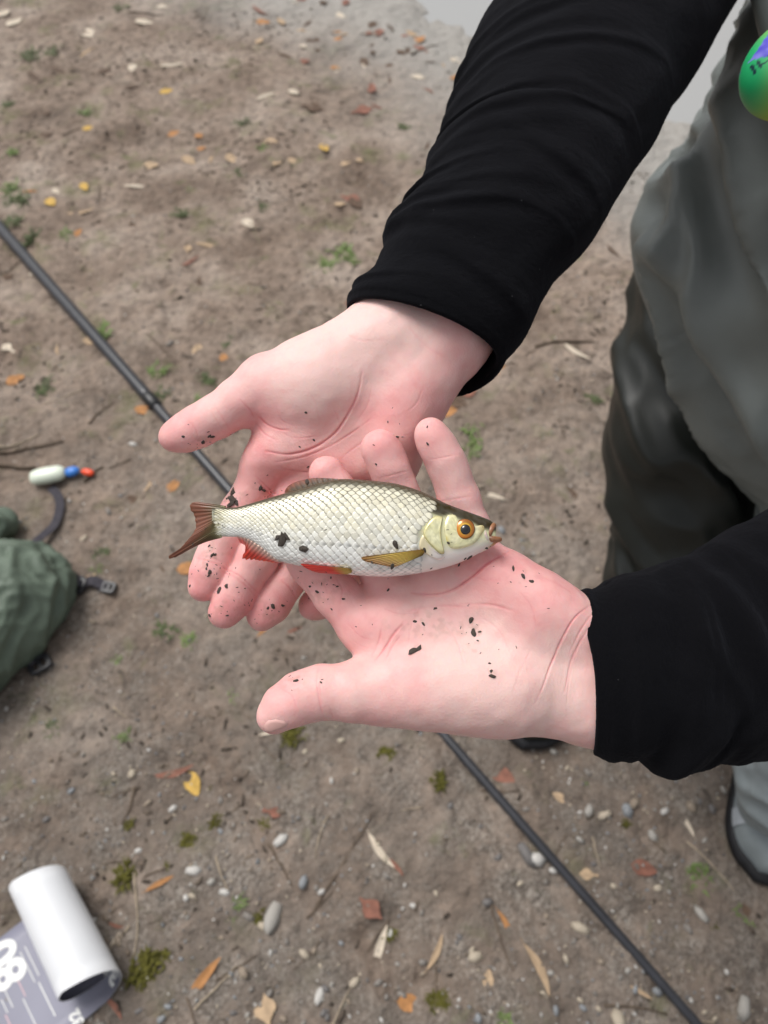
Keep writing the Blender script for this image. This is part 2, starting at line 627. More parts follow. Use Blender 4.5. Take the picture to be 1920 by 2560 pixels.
# left hand (sleeve from the right)
lh_palm = [
    [(2000, 1640, 440, 92), (1700, 1615, 400, 86), (1490, 1606, 385, 82)],
    [(2000, 1800, 440, 92), (1700, 1775, 400, 84), (1490, 1764, 384, 84)],
    [(1490, 1745, 385, 84), (1250, 1690, 381, 78), (915, 1570, 378, 64)],
    [(1490, 1700, 385, 88), (1270, 1630, 382, 74), (1000, 1505, 380, 60)],
    [(1490, 1650, 385, 86), (1300, 1580, 382, 72), (1092, 1455, 380, 60)],
    [(1490, 1606, 385, 82), (1340, 1530, 381, 72), (1195, 1415, 378, 58)],
    [(1490, 1764, 384, 84), (1250, 1735, 374, 86), (965, 1728, 367, 78)],
]
lh_mounds = [((1140, 1705, 372), (235, 105, 21), rad(4)), ((1345, 1510, 378), (150, 74, 18), rad(32)),
             ((1000, 1560, 377), (120, 55, 12), rad(12)), ((1230, 1430, 378), (75, 45, 12), rad(25))]
lh_hollows = [((1190, 1572, 345), (150, 62, 14), rad(14))]
lh_f = [
    ([(965, 1728, 367, 78), (880, 1729, 364, 71), (802, 1731, 362, 64), (748, 1746, 360, 61), (708, 1768, 359, 53), (684, 1790, 359, 43)], 0.006),
    ([(915, 1570, 378, 62), (845, 1490, 378, 55), (778, 1412, 379, 51), (735, 1352, 384, 48), (705, 1315, 386, 44)], 0.005),
    ([(1000, 1505, 380, 60), (950, 1420, 382, 54), (903, 1340, 383, 52), (870, 1275, 382, 48), (843, 1230, 381, 47), (815, 1183, 380, 43)], 0.007),
    ([(1092, 1455, 380, 60), (1058, 1365, 381, 52), (1022, 1285, 380, 50), (992, 1215, 378, 47), (975, 1172, 376, 48), (958, 1135, 375, 46), (948, 1118, 374, 45)], 0.007),
    ([(1195, 1415, 378, 58), (1172, 1320, 378, 51), (1147, 1248, 377, 50), (1128, 1190, 375, 46), (1112, 1150, 373, 46), (1090, 1110, 372, 44), (1077, 1085, 371, 41)], 0.007),
]
lv, lq = build_hand(bounds_px(625, 2000, 1025, 1900, 340, 440), HR, lh_palm, lh_mounds, lh_hollows, lh_f)

# skin creases: (points, depth mm, width px)
rh_creases = [
    ([(905, 930), (897, 975), (880, 1017), (842, 1078), (790, 1117), (724, 1136), (665, 1128)], 1.9, 6),
    ([(930, 1045), (880, 1082), (820, 1118), (760, 1142), (690, 1156)], 0.7, 5),
    ([(648, 1043), (668, 1062), (700, 1074), (725, 1075)], 0.9, 5),
    ([(640, 1060), (662, 1085), (690, 1100)], 0.6, 5),
    ([(645, 1205), (680, 1240), (720, 1262)], 0.8, 5), ([(560, 1265), (610, 1275)], 0.5, 5),
    ([(558, 1420), (600, 1440), (650, 1485)], 0.7, 5), ([(556, 1428), (590, 1447), (632, 1478)], 0.4, 5),
    ([(690, 1440), (725, 1470), (742, 1500)], 0.6, 5),
    ([(490, 1395), (530, 1405), (570, 1425)], 0.5, 5),
    ([(540, 1020), (575, 1075)], 0.4, 6),
    ([(1000, 790), (1060, 860), (1120, 900)], 0.3, 8),
    ([(760, 960), (790, 1010), (800, 1060)], 0.3, 5), ([(700, 1080), (740, 1095), (800, 1090)], 0.35, 4), ([(690, 1020), (705, 1050), (735, 1065)], 0.3, 4),
    ([(830, 1010), (850, 1060), (840, 1100)], 0.25, 4), ([(930, 960), (920, 1010), (890, 1060)], 0.3, 5), ([(960, 1080), (900, 1110), (850, 1150)], 0.5, 5), ([(700, 1170), (760, 1180), (820, 1185)], 0.6, 5),
    ([(850, 830), (900, 850), (960, 850)], 0.25, 6), ([(1060, 960), (1040, 1010), (1000, 1040)], 0.3, 5), ([(640, 1190), (675, 1225), (705, 1245)], 0.7, 5), ([(500, 1390), (540, 1398), (565, 1412)], 0.4, 4), ([(562, 1432), (600, 1450), (640, 1490)], 0.4, 4),
    ([(470, 1050), (490, 1075), (500, 1105)], 0.3, 4), ([(600, 1000), (625, 1025), (635, 1045)], 0.4, 5), ([(528, 1030), (560, 1080)], 0.35, 4),
]
lh_creases = [
    ([(1272, 1380), (1222, 1407), (1180, 1443), (1130, 1476), (1082, 1487), (1030, 1482)], 2.6, 7),
    ([(1010, 1557), (985, 1585), (960, 1624), (938, 1650)], 0.9, 6),
    ([(955, 1560), (948, 1600), (930, 1640)], 0.5, 6),
    ([(1150, 1510), (1230, 1512), (1290, 1530)], 0.6, 8), ([(1010, 1530), (1100, 1515), (1180, 1520)], 0.6, 8),
    ([(1477, 1512), (1432, 1551), (1390, 1630), (1353, 1728)], 1.0, 5),
    ([(1474, 1565), (1432, 1642), (1413, 1728)], 0.9, 5),
    ([(1480, 1535), (1452, 1575), (1425, 1630)], 0.7, 5),
    ([(797, 1668), (792, 1700), (800, 1760), (812, 1798)], 0.5, 5), ([(825, 1770), (832, 1797)], 0.4, 5),
    ([(840, 1445), (855, 1475), (850, 1510)], 0.5, 5),
    ([(1060, 1262), (1180, 1240)], 0.4, 5), ([(950, 1195), (1020, 1178)], 0.5, 5), ([(1075, 1150), (1150, 1135)], 0.4, 5),
    ([(1345, 1440), (1400, 1462), (1445, 1490)], 0.3, 6),
    ([(1060, 1500), (1030, 1560), (1020, 1610)], 0.35, 4), ([(960, 1520), (1000, 1535), (1060, 1530)], 0.4, 4), ([(1090, 1540), (1140, 1600), (1160, 1660)], 0.3, 5), ([(1200, 1540), (1250, 1580), (1280, 1640)], 0.35, 5),
    ([(1300, 1480), (1330, 1520), (1340, 1570)], 0.3, 5), ([(1180, 1440), (1210, 1450), (1250, 1450)], 0.3, 4), ([(870, 1560), (900, 1590), (930, 1600)], 0.4, 4), ([(880, 1600), (905, 1615), (930, 1622)], 0.3, 4),
    ([(1400, 1600), (1370, 1680), (1340, 1760)], 0.5, 5), ([(1450, 1600), (1425, 1690), (1415, 1780)], 0.4, 4), ([(1330, 1620), (1300, 1680), (1280, 1740)], 0.25, 6), ([(700, 1720), (730, 1740), (740, 1770)], 0.25, 4), ([(806, 1680), (800, 1720), (806, 1770)], 0.4, 4),
    ([(785, 1440), (815, 1470), (820, 1500)], 0.35, 4), ([(1000, 1590), (980, 1620), (965, 1650)], 0.5, 5),
]
def subdivide(v, q):
    e = np.concatenate([q[:, [0, 1]], q[:, [1, 2]], q[:, [2, 3]], q[:, [3, 0]]])
    es = np.sort(e, axis=1)
    key = es[:, 0].astype(np.int64) * len(v) + es[:, 1]
    u, inv = np.unique(key, return_inverse=True)
    mid = (v[u // len(v)] + v[u % len(v)]) / 2
    n, m = len(v), len(q)
    ctr = v[q].mean(axis=1)
    ei = inv.reshape(4, m) + n
    ci = np.arange(m) + n + len(u)
    out = [np.stack([q[:, i], ei[i], ci, ei[(i + 3) % 4]], 1) for i in range(4)]
    return np.concatenate([v, mid, ctr]), np.concatenate(out)
def finish_hand(v, q, creases, reds, pales, dirt):
    v = relax(v, q, 2, 0.5)
    v, q = subdivide(v, q)
    v = relax(v, q, 2, 0.5)
    nrm = vnormals(v, q)
    px = to_px(v)
    facing = np.clip(nrm[:, 2] * 2, 0, 1)
    redness = np.full(len(v), 0.31)
    for pts, dep, wd in creases:
        dep, wd = dep * 0.42, wd * 0.46
        sp = smooth_poly(pts)
        d = np.full(len(px), 1e6); al = np.zeros(len(px))
        bx = np.all((px > sp.min(0) - 30) & (px < sp.max(0) + 30), axis=1)
        d[bx], al[bx] = poly_dist(px[bx], sp)
        near = d < wd * 6
        tp = facing[near] * np.clip(np.sin(np.pi * (0.06 + 0.88 * al[near])), 0, 1) ** 0.7 * (0.75 + 0.35 * vnoise(v[near] * 180, 4))
        amt = np.exp(-(d[near] / wd) ** 2) * tp
        bulge = np.exp(-((d[near] - wd * 2.4) / (wd * 1.5)) ** 2) * tp
        v[near] -= nrm[near] * (amt * dep * 0.001 - bulge * dep * 0.00010)[:, None]
        redness[near] += amt * 0.55 * min(1, dep * 2.2) + 0.10 * np.exp(-(d[near] / (wd * 3)) ** 2) * min(1, dep * 2.2)
    for x, y, r, a in reds:
        redness += a * np.exp(-(((px[:, 0] - x) ** 2 + (px[:, 1] - y) ** 2) / r ** 2))
    for x, y, r, a in pales:
        redness -= a * np.exp(-(((px[:, 0] - x) ** 2 + (px[:, 1] - y) ** 2) / r ** 2))
    redness += 0.17 * fbm(v * 60, 3, 5) + 0.10 * fbm(v * 190, 2, 9) + 0.05 * fbm(v * 700, 2, 19)
    # low broad undulation of the flesh
    v = v + nrm * (0.00045 * fbm(v * 90, 2, 13))[:, None]
    r = np.clip(redness, 0, 1.1)[:, None]
    pale = np.array([0.80, 0.545, 0.505]); mid = np.array([0.785, 0.41, 0.395]); red = np.array([0.70, 0.245, 0.25])
    c = np.where(r < 0.5, pale + (mid - pale) * (r / 0.5), mid + (red - mid) * ((r - 0.5) / 0.5))
    # thin brown smears of wet soil rubbed into the skin
    sm = np.zeros(len(v))
    for x, y, rx, ry, a in dirt:
        sm += a * np.exp(-(((px[:, 0] - x) / rx) ** 2 + ((px[:, 1] - y) / ry) ** 2))
    sm = np.clip(sm, 0, 1) * smoothstep(0.0, 0.7, fbm(v * 330, 3, 29)) * facing
    c = c + (np.array([0.36, 0.20, 0.15]) - c) * (0.48 * np.clip(sm, 0, 1))[:, None]
    return v, q, c
rv, rq, rc = finish_hand(rv, rq, rh_creases,
    [(500, 1460, 60, .35), (560, 1530, 60, .35), (655, 1530, 60, .35), (785, 1510, 50, .3), (430, 1095, 70, .35), (640, 1160, 90, .25), (1010, 1000, 110, .28),
     (650, 1050, 50, .25), (760, 1200, 140, .15), (600, 1400, 90, .1)],
    [(820, 900, 130, .30), (1000, 820, 120, .32), (760, 950, 90, .2), (560, 1010, 60, .1), (860, 1080, 60, .12)],
    [(530, 1400, 38, 55, .9), (560, 1520, 45, 40, .7), (675, 1530, 45, 25, .7), (580, 1250, 40, 26, 1), (510, 1105, 50, 22, .9), (660, 1225, 30, 18, .8), (770, 1110, 60, 20, .3)])
lv, lq, lc = finish_hand(lv, lq, lh_creases,
    [(945, 1105, 60, .25), (1070, 1075, 60, .22), (810, 1160, 60, .3), (700, 1700, 60, .2), (800, 1470, 100, .25), (1300, 1430, 120, .28), (1150, 1460, 110, .2),
     (870, 1580, 80, .2), (1000, 1590, 60, .15), (1400, 1480, 60, .15)],
    [(1150, 1650, 160, .28), (1400, 1720, 150, .34), (900, 1720, 70, .1), (1110, 1180, 70, .12), (1200, 1560, 80, .1), (690, 1800, 40, .1)],
    [(800, 1475, 55, 45, .7), (1065, 1560, 110, 40, .55), (1190, 1590, 30, 50, .7), (740, 1702, 30, 22, 1), (1310, 1442, 40, 22, .6), (1035, 1630, 25, 16, .6), (1230, 1685, 16, 20, .6)])

def skin_material():
    m, t, b = new_mat('skin')
    n, l = t.nodes, t.links
    a = n.new('ShaderNodeAttribute'); a.attribute_name = 'col'
    l.new(a.outputs['Color'], b.inputs['Base Color'])
    b.inputs['Roughness'].default_value = 0.52
    b.inputs['Specular IOR Level'].default_value = 0.32
    b.inputs['Subsurface Weight'].default_value = 0.35
    b.inputs['Subsurface Radius'].default_value = (1.0, 0.32, 0.18)
    b.inputs['Subsurface Scale'].default_value = 0.0018
    add_bump(t, b, 900, 0.13, 0.0006, 3, 'Object', 'voronoi')
    add_bump(t, b, 320, 0.13, 0.001, 6)
    return m
m_skin = skin_material()

# upper arms, trunk and legs underneath the clothes complete the same body
bf = Field(*(np.array([-0.1, -1.1, -1.9]), np.array([1.0, 0.65, -0.30])), 0.014)
def wc(x, y, z):
    return (np.array([x, y, z]) - CAMLOC) @ RM
def wcone(f, a, b, ra, rb, k=0.02):
    f.cone(wc(*a), wc(*b), ra, rb, k)
SH_R, SH_L = (0.27, 0.80, 1.37), (0.62, 0.55, 1.37)
EL_R, EL_L = tuple(U(1500, 60, 620)), (0.40, 0.24, 1.02)
wcone(bf, EL_R, SH_R, 0.036, 0.05); wcone(bf, EL_L, SH_L, 0.036, 0.05)
wcone(bf, tuple(U(1330, 340, 470)), EL_R, 0.030, 0.036); wcone(bf, tuple(U(1900, 1700, 425)), EL_L, 0.030, 0.036)
wcone(bf, SH_R, SH_L, 0.06, 0.06); wcone(bf, (0.45, 0.68, 1.30), (0.50, 0.70, 0.95), 0.11, 0.12)
bv, bq = bf.mesh()
allv = np.concatenate([rv, lv, bv]); allq = np.concatenate([rq, lq + len(rv), bq + len(rv) + len(lv)])
allc = np.concatenate([rc, lc, np.tile([0.78, 0.5, 0.43], (len(bv), 1))])
body_me = mesh_np('body', to_world(allv), allq)
vcol(body_me, allc)
body = ob('body', body_me, m_skin, person)
for o in (body,):
    pass
def put(o):      # world-space mesh kept in place under a parent that stands elsewhere
    return o

hand_bvh = BVHTree.FromPolygons([Vector(v) for v in to_world(np.concatenate([rv, lv]))], [tuple(map(int, f)) for f in np.concatenate([rq, lq + len(rv)])])

# thumb nail, seen edge-on at the tip of the lower thumb
def nail(pts_px, mat, name='fingernail'):
    V, Fc = [], []
    n = len(pts_px)
    ctr = np.mean(pts_px, axis=0)
    rings = 4
    for r in range(rings + 1):
        s = r / rings
        for p in pts_px:
            x, y = ctr + (np.array(p) - ctr) * s
            hit = hand_bvh.ray_cast(Vector(CAMLOC), Vector(ray(x, y)))
            if hit[0] is None:
                hit = hand_bvh.find_nearest(Vector(U(x, y, 360)))
            lift = 0.0005 if s < 1 else -0.0003
            V.append(np.array(hit[0]) + np.array(hit[1]) * lift)
    for r in range(rings):
        for i in range(n):
            Fc.append((r * n + i, r * n + (i + 1) % n, (r + 1) * n + (i + 1) % n, (r + 1) * n + i))
    me = mesh_py(name, V, Fc)
    return ob(name, me, mat, person)
m_nail = simple('nail', (0.74, 0.44, 0.40), 0.28, 0.5)
nail([(655, 1812), (668, 1800), (690, 1796), (712, 1800), (724, 1808), (715, 1818), (695, 1826), (672, 1834), (658, 1832)], m_nail)
# ------------------------------------------------------------------ person: sleeves, waders, boots
def sleeve(name, left, right, depth, flat, folds, tail, cuff_ext, seed, nS=420, nT=260, diag=0.0):
    """left/right: outline stations from the cuff upwards (photograph measurements), depth mm per station.
    flat: depth/width ratio; folds: (s, slope, amp mm, width, theta0, spread); tail: extra world points after the last station"""
    Lp, Rp = smooth_poly(left, 200), smooth_poly(right, 200)
    k = min(len(Lp), len(Rp))
    ti = np.linspace(0, 1, nS)
    def samp(P):
        d = np.concatenate([[0], np.cumsum(np.linalg.norm(np.diff(P, axis=0), axis=1))]); d /= d[-1]
        return np.stack([np.interp(ti, d, P[:, j]) for j in range(P.shape[1])], 1)
    Ls, Rs = samp(Lp), samp(Rp)
    dep = np.interp(ti, np.linspace(0, 1, len(depth)), depth)
    mid = (Ls + Rs) / 2
    C = np.array([c3(m[0], m[1], d) for m, d in zip(mid, dep)])
    A = np.array([c3(m[0], m[1], d) for m, d in zip(Ls, dep)])
    B = np.array([c3(m[0], m[1], d) for m, d in zip(Rs, dep)])
    lat = (B - A) / 2
    wd = np.linalg.norm(lat, axis=1)
    T = np.gradient(C, axis=0); T /= np.linalg.norm(T, axis=1, keepdims=True)
    latn = lat / wd[:, None]
    front = np.cross(latn, T)
    sgn = np.sign(front[:, 2].mean())
    front = front * sgn / np.linalg.norm(front, axis=1, keepdims=True)
    arc = np.concatenate([[0], np.cumsum(np.linalg.norm(np.diff(C, axis=0), axis=1))])
    th = np.linspace(0, 2 * np.pi, nT, endpoint=False)
    cs, sn = np.cos(th), np.sin(th)
    S, TH = np.meshgrid(arc, th, indexing='ij')
    base = C[:, None, :] + lat[:, None, :] * cs[None, :, None] + (front * (wd * flat)[:, None])[:, None, :] * sn[None, :, None]
    nrm = latn[:, None, :] * (cs[None, :, None]) + front[:, None, :] * (sn[None, :, None] / flat)
    nrm /= np.linalg.norm(nrm, axis=2, keepdims=True)
    disp = np.zeros_like(S)
    cosd = np.cos(TH)
    for (s0, slope, amp, width, t0, spread) in folds:
        dth = np.abs((TH - t0 + np.pi) % (2 * np.pi) - np.pi)
        u = S - s0 - slope * cosd - 0.003 * vnoise(np.stack([S * 0, TH * 1.6, S * 0 + s0 * 90], -1), seed)
        prof = np.where(u > 0, np.exp(-(u / width) ** 2), np.exp(-(u / (width * 0.5)) ** 2))
        hollow = -0.55 * np.exp(-((u + width * 1.1) / (width * 0.8)) ** 2)
        disp += amp * 0.001 * (prof + hollow) * np.exp(-(dth / spread) ** 2)
    pn = np.stack([cs[None, :] * 2.2 + S * 0, sn[None, :] * 2.2 + S * 0, S * 26 + diag * cosd], -1)
    disp += 0.0015 * fbm(pn, 2, seed) * smoothstep(0.0, 0.03, S)
    disp += 0.00010 * fbm(base * 420, 2, seed + 3) + 0.00022 * vnoise(base * 1500, seed + 5)
    V = base + nrm * disp[:, :, None]
    # skewed cuff opening
    fade = np.exp(-(S / 0.03) ** 2)
    ext = np.array([cuff_ext(t_) for t_ in th])[None, :] * fade
    V = V - T[:, None, :] * ext[:, :, None]
    # hem: rounded edge, then the lining going back inside
    hem = []
    e0 = V[0]; tang = -T[0]
    cen0 = e0.mean(axis=0)
    inw = (C[0][None, :] - base[0]); inw /= np.linalg.norm(inw, axis=1, keepdims=True)
    th_ = 0.0017
    for a in np.linspace(0.0, np.pi, 7)[1:]:
        hem.append(e0 + inw * th_ * (1 - math.cos(a)) + tang[None, :] * th_ * math.sin(a))
    last = hem[-1]
    for d in (0.008, 0.02, 0.04, 0.06):
        hem.append(last + T[0][None, :] * d + inw * 0.0006)
    rows = [r for r in hem[::-1]] + [V[i] for i in range(nS)]
    # hem stitching ridge
    rows = np.array(rows)
    # onward to the elbow and shoulder, outside the photograph
    cur = V[-1]; cc = C[-1]
    prevw = wd[-1]
    extra = []
    tw = [wc(*p) for p in tail]
    for p, sc in zip(tw, np.linspace(1.05, 1.15, len(tw))):
        extra.append(p[None, :] + (cur - cc[None, :]) * sc)
    rows = np.concatenate([rows, np.array(extra)]) if extra else rows
    nr = len(rows)
    idx = np.arange(nr * nT).reshape(nr, nT)
    nxt = np.roll(idx, -1, axis=1)
    q = np.stack([idx[:-1], nxt[:-1], nxt[1:], idx[1:]], -1).reshape(-1, 4)
    if sgn < 0:
        pass
    P = rows.reshape(-1, 3)
    # orientation check: outward normals on the visible side
    qn = np.cross(P[q[:, 1]] - P[q[:, 0]], P[q[:, 3]] - P[q[:, 0]])
    m = (len(hem) + nS // 2) * nT + np.argmax(sn)
    if qn[m][2] < 0: q = q[:, ::-1]
    me = mesh_np(name, to_world(P), q)
    return me

def fleece_material():
    m, t, b = new_mat('black_fleece')
    n, l = t.nodes, t.links
    b.inputs['Roughness'].default_value = 0.95
    b.inputs['Specular IOR Level'].default_value = 0.07
    b.inputs['Sheen Weight'].default_value = 0.03
    b.inputs['Sheen Roughness'].default_value = 0.5
    b.inputs['Sheen Tint'].default_value = (0.75, 0.8, 1, 1)
    tc = n.new('ShaderNodeTexCoord')
    vo = n.new('ShaderNodeTexVoronoi')
    vo.inputs['Scale'].default_value = 90
    l.new(tc.outputs['Object'], vo.inputs['Vector'])
    r = n.new('ShaderNodeValToRGB')              # scattered lint
    r.color_ramp.elements[0].position = 0.014; r.color_ramp.elements[0].color = (0.10, 0.10, 0.105, 1)
    r.color_ramp.elements[1].position = 0.026; r.color_ramp.elements[1].color = (0.0034, 0.0034, 0.0044, 1)
    l.new(vo.outputs['Distance'], r.inputs['Fac'])
    l.new(r.outputs[0], b.inputs['Base Color'])
    add_bump(t, b, 1800, 0.5, 0.0008, 3)
    return m
m_fleece = fleece_material()

# right sleeve, cuff -> up
rs_left = [(868, 762), (872, 738), (926, 683), (944, 640), (962, 588), (1016, 521), (1056, 455), (1064, 405), (1094, 380), (1112, 310), (1140, 231), (1176, 140), (1215, 69), (1244, 0), (1275, -90)]
rs_right = [(1258, 905), (1312, 846), (1350, 758), (1389, 694), (1440, 648), (1481, 602), (1539, 498), (1580, 432), (1620, 370), (1690, 243), (1771, 116), (1838, 0), (1905, -130)]
f_r = []
for s0, sl, am, wdt in [(0.018, 0.004, 1.6, 0.006), (0.052, -0.005, 3.4, 0.008), (0.078, 0.012, 3.0, 0.009), (0.098, 0.010, 3.8, 0.007), (0.125, 0.014, 2.6, 0.009), (0.150, 0.012, 2.6, 0.008),
                        (0.175, 0.012, 2.6, 0.010), (0.205, 0.014, 3.0, 0.009), (0.235, 0.02, 2.4, 0.012), (0.27, 0.015, 2.5, 0.012)]:
    f_r.append((s0 + random.uniform(-.006, .006), sl * random.uniform(.6, 1.8), am * random.uniform(.6, 1.25), wdt * random.uniform(.6, 1.1), rad(random.uniform(150, 200)), rad(random.uniform(38, 80))))
for s0, sl, am, wdt, t0, sp in [(.088, -.01, 3.6, .006, 185, 26), (.062, .01, 1.6, .005, 110, 45), (.135, .015, 1.5, .005, 100, 50), (.19, .02, 1.6, .006, 95, 50), (.03, -.01, 1.4, .006, 70, 50), (.11, -.02, 1.2, .006, 60, 40), (.23, .02, 2, .007, 120, 40)]:
    f_r.append((s0, sl, am, wdt, rad(t0), rad(sp)))
sm = sleeve('fleece_sleeve', rs_left, rs_right, [404, 412, 424, 440, 462, 490, 520, 552, 590], 0.78, f_r,
            [tuple(U(1600, -120, 640)), (0.26, 0.74, 1.22), SH_R], lambda t_: 0.016 * math.exp(-((((t_ - rad(-60)) + math.pi) % (2 * math.pi) - math.pi) / rad(50)) ** 2) + 0.004 * max(0, math.sin(t_)), 51)
ob('fleece_sleeve', sm, m_fleece, person)

ls_left = [(1496, 1884), (1520, 1897), (1551, 1902), (1591, 1902), (1630, 1918), (1667, 1921), (1724, 1910), (1794, 1899), (1860, 1895), (1920, 1892), (2050, 1890)]
ls_right = [(1482, 1482), (1500, 1474), (1516, 1468), (1551, 1450), (1610, 1430), (1678, 1410), (1740, 1388), (1794, 1364), (1852, 1322), (1920, 1288), (2050, 1230)]
f_l = []
for s0, sl, am, wdt, t0, sp in [(0.016, 0.0, 1.3, 0.006, 90, 120), (0.036, 0.002, 2.0, 0.009, 80, 80), (0.060, -0.012, 3.2, 0.012, 70, 60), (0.085, -0.018, 3.0, 0.013, 50, 60), (0.05, 0.02, 2.6, 0.012, 150, 50), (0.105, -0.02, 3, 0.014, 90, 70)]:
    f_l.append((s0, sl, am * 1.5, wdt * 0.8, rad(t0), rad(sp)))
f_l += [(.030, .012, 2.2, .006, rad(60), rad(40)), (.048, -.02, 2.6, .007, rad(110), rad(45)), (.075, .03, 2.4, .008, rad(120), rad(40)), (.095, .0, 2.6, .008, rad(60), rad(50))]
sm = sleeve('fleece_sleeve', ls_left, ls_right, [388, 390, 394, 400, 408, 418, 430], 0.80, f_l,
            [tuple(U(2250, 1560, 450)), EL_L, (0.55, 0.40, 1.2), SH_L], lambda t_: 0.0105 * max(0, math.sin(t_)) ** 0.7 + 0.007 * max(0, math.cos(t_)) ** 2, 77, diag=1.5)
ob('fleece_sleeve', sm, m_fleece, person)

# waders
def wrinkled(v, q, amp, freq, seed, axis_dir, stretch=3.0):
    nrm = vnormals(v, q)
    d = np.asarray(axis_dir, dtype=float); d /= np.linalg.norm(d)
    along = (v @ d)[:, None] * d
    p = (v - along) * freq + along * freq / stretch
    p = p + 0.35 * np.stack([vnoise(p * 0.8, seed + i) for i in range(3)], -1)
    r = (1 - np.abs(vnoise(p, seed + 7))) ** 2.2 * 2 - 1
    r2 = (1 - np.abs(vnoise(p * 2.1 + 4, seed + 8))) ** 2 * 2 - 1
    return v + nrm * (amp * (r + 0.4 * r2))[:, None]

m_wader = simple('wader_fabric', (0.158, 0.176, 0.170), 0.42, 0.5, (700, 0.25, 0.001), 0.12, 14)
m_wet_shaded = simple('wet_shaded_wader_fabric', (0.013, 0.015, 0.013), 0.42, 0.4, (500, 0.2, 0.001), 0.2, 14)  # wet gloss, with the body's shade painted into the dark colour
m_boot = simple('boot_rubber', (0.225, 0.255, 0.265), 0.42, 0.4, (500, 0.15, 0.001), 0.10, 25)
m_band = simple('boot_band', (0.38, 0.41, 0.44), 0.4, 0.4, (500, 0.1, 0.001), 0.06, 40)
m_sole = simple('black_rubber', (0.012, 0.012, 0.014), 0.6, 0.3, (300, 0.3, 0.002), 0.3, 30)

wf = Field(np.array([0.12, -0.75, -1.45]), np.array([1.1, 0.65, -0.45]), 0.0065)
k = 0.03
# trunk in the bib
TR = [(2590, -420, 545, 540), (2436, 0, 600, 478), (2286, 330, 680, 440), (2205, 560, 760, 415)]
P = [c3(*p[:3]) for p in TR]; R_ = [p[3] * p[2] / 1000 / FPX for p in TR]
for i in range(3): wf.cone(P[i], P[i + 1], R_[i], R_[i + 1], k)
# near thigh, then down to the knee outside the frame
TH_ = [(1985, 480, 800, 265), (1872, 600, 790, 232), (1905, 755, 790, 232), (1990, 960, 810, 205), (2140, 1250, 900, 175), (2120, 1500, 1010, 150), (2060, 1640, 1080, 118)]
P = [c3(*p[:3]) for p in TH_]; R_ = [p[3] * p[2] / 1000 / FPX for p in TH_]
for i in range(len(P) - 1): wf.cone(P[i], P[i + 1], R_[i], R_[i + 1], 0.02)
wv, wq = wf.mesh()
wv = relax(wv, wq, 3, 0.5)
wv = wrinkled(wv, wq, 0.021, 17, 91, (0.45, -0.9, -0.2), 4.0)
wv = relax(wv, wq, 2, 0.5)
waders = ob('waders', mesh_np('waders', to_world(wv), wq), m_wader, person)

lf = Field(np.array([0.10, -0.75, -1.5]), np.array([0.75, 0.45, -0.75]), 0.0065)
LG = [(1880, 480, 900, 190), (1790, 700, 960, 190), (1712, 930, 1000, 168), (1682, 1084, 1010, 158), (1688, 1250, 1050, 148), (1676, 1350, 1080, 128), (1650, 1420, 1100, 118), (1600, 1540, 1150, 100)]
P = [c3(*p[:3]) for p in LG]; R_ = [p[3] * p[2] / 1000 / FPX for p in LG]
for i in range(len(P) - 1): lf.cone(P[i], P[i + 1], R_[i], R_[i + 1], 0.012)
for a_, b_ in (((1960, 800, 1000, 190), (1905, 1150, 1060, 150)), ((1905, 1150, 1060, 150), (1860, 1420, 1120, 130))):  # added dark mass standing in for the near leg's shaded inner side
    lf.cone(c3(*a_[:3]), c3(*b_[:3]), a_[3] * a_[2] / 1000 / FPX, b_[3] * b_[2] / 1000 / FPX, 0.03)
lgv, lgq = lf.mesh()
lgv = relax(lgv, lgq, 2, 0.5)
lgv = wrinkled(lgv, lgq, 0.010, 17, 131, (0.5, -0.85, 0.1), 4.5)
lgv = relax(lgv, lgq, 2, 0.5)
ob('wader_leg', mesh_np('wader_leg', to_world(lgv), lgq), m_wet_shaded, person, label='wet wader leg, body shade painted into its dark colour')

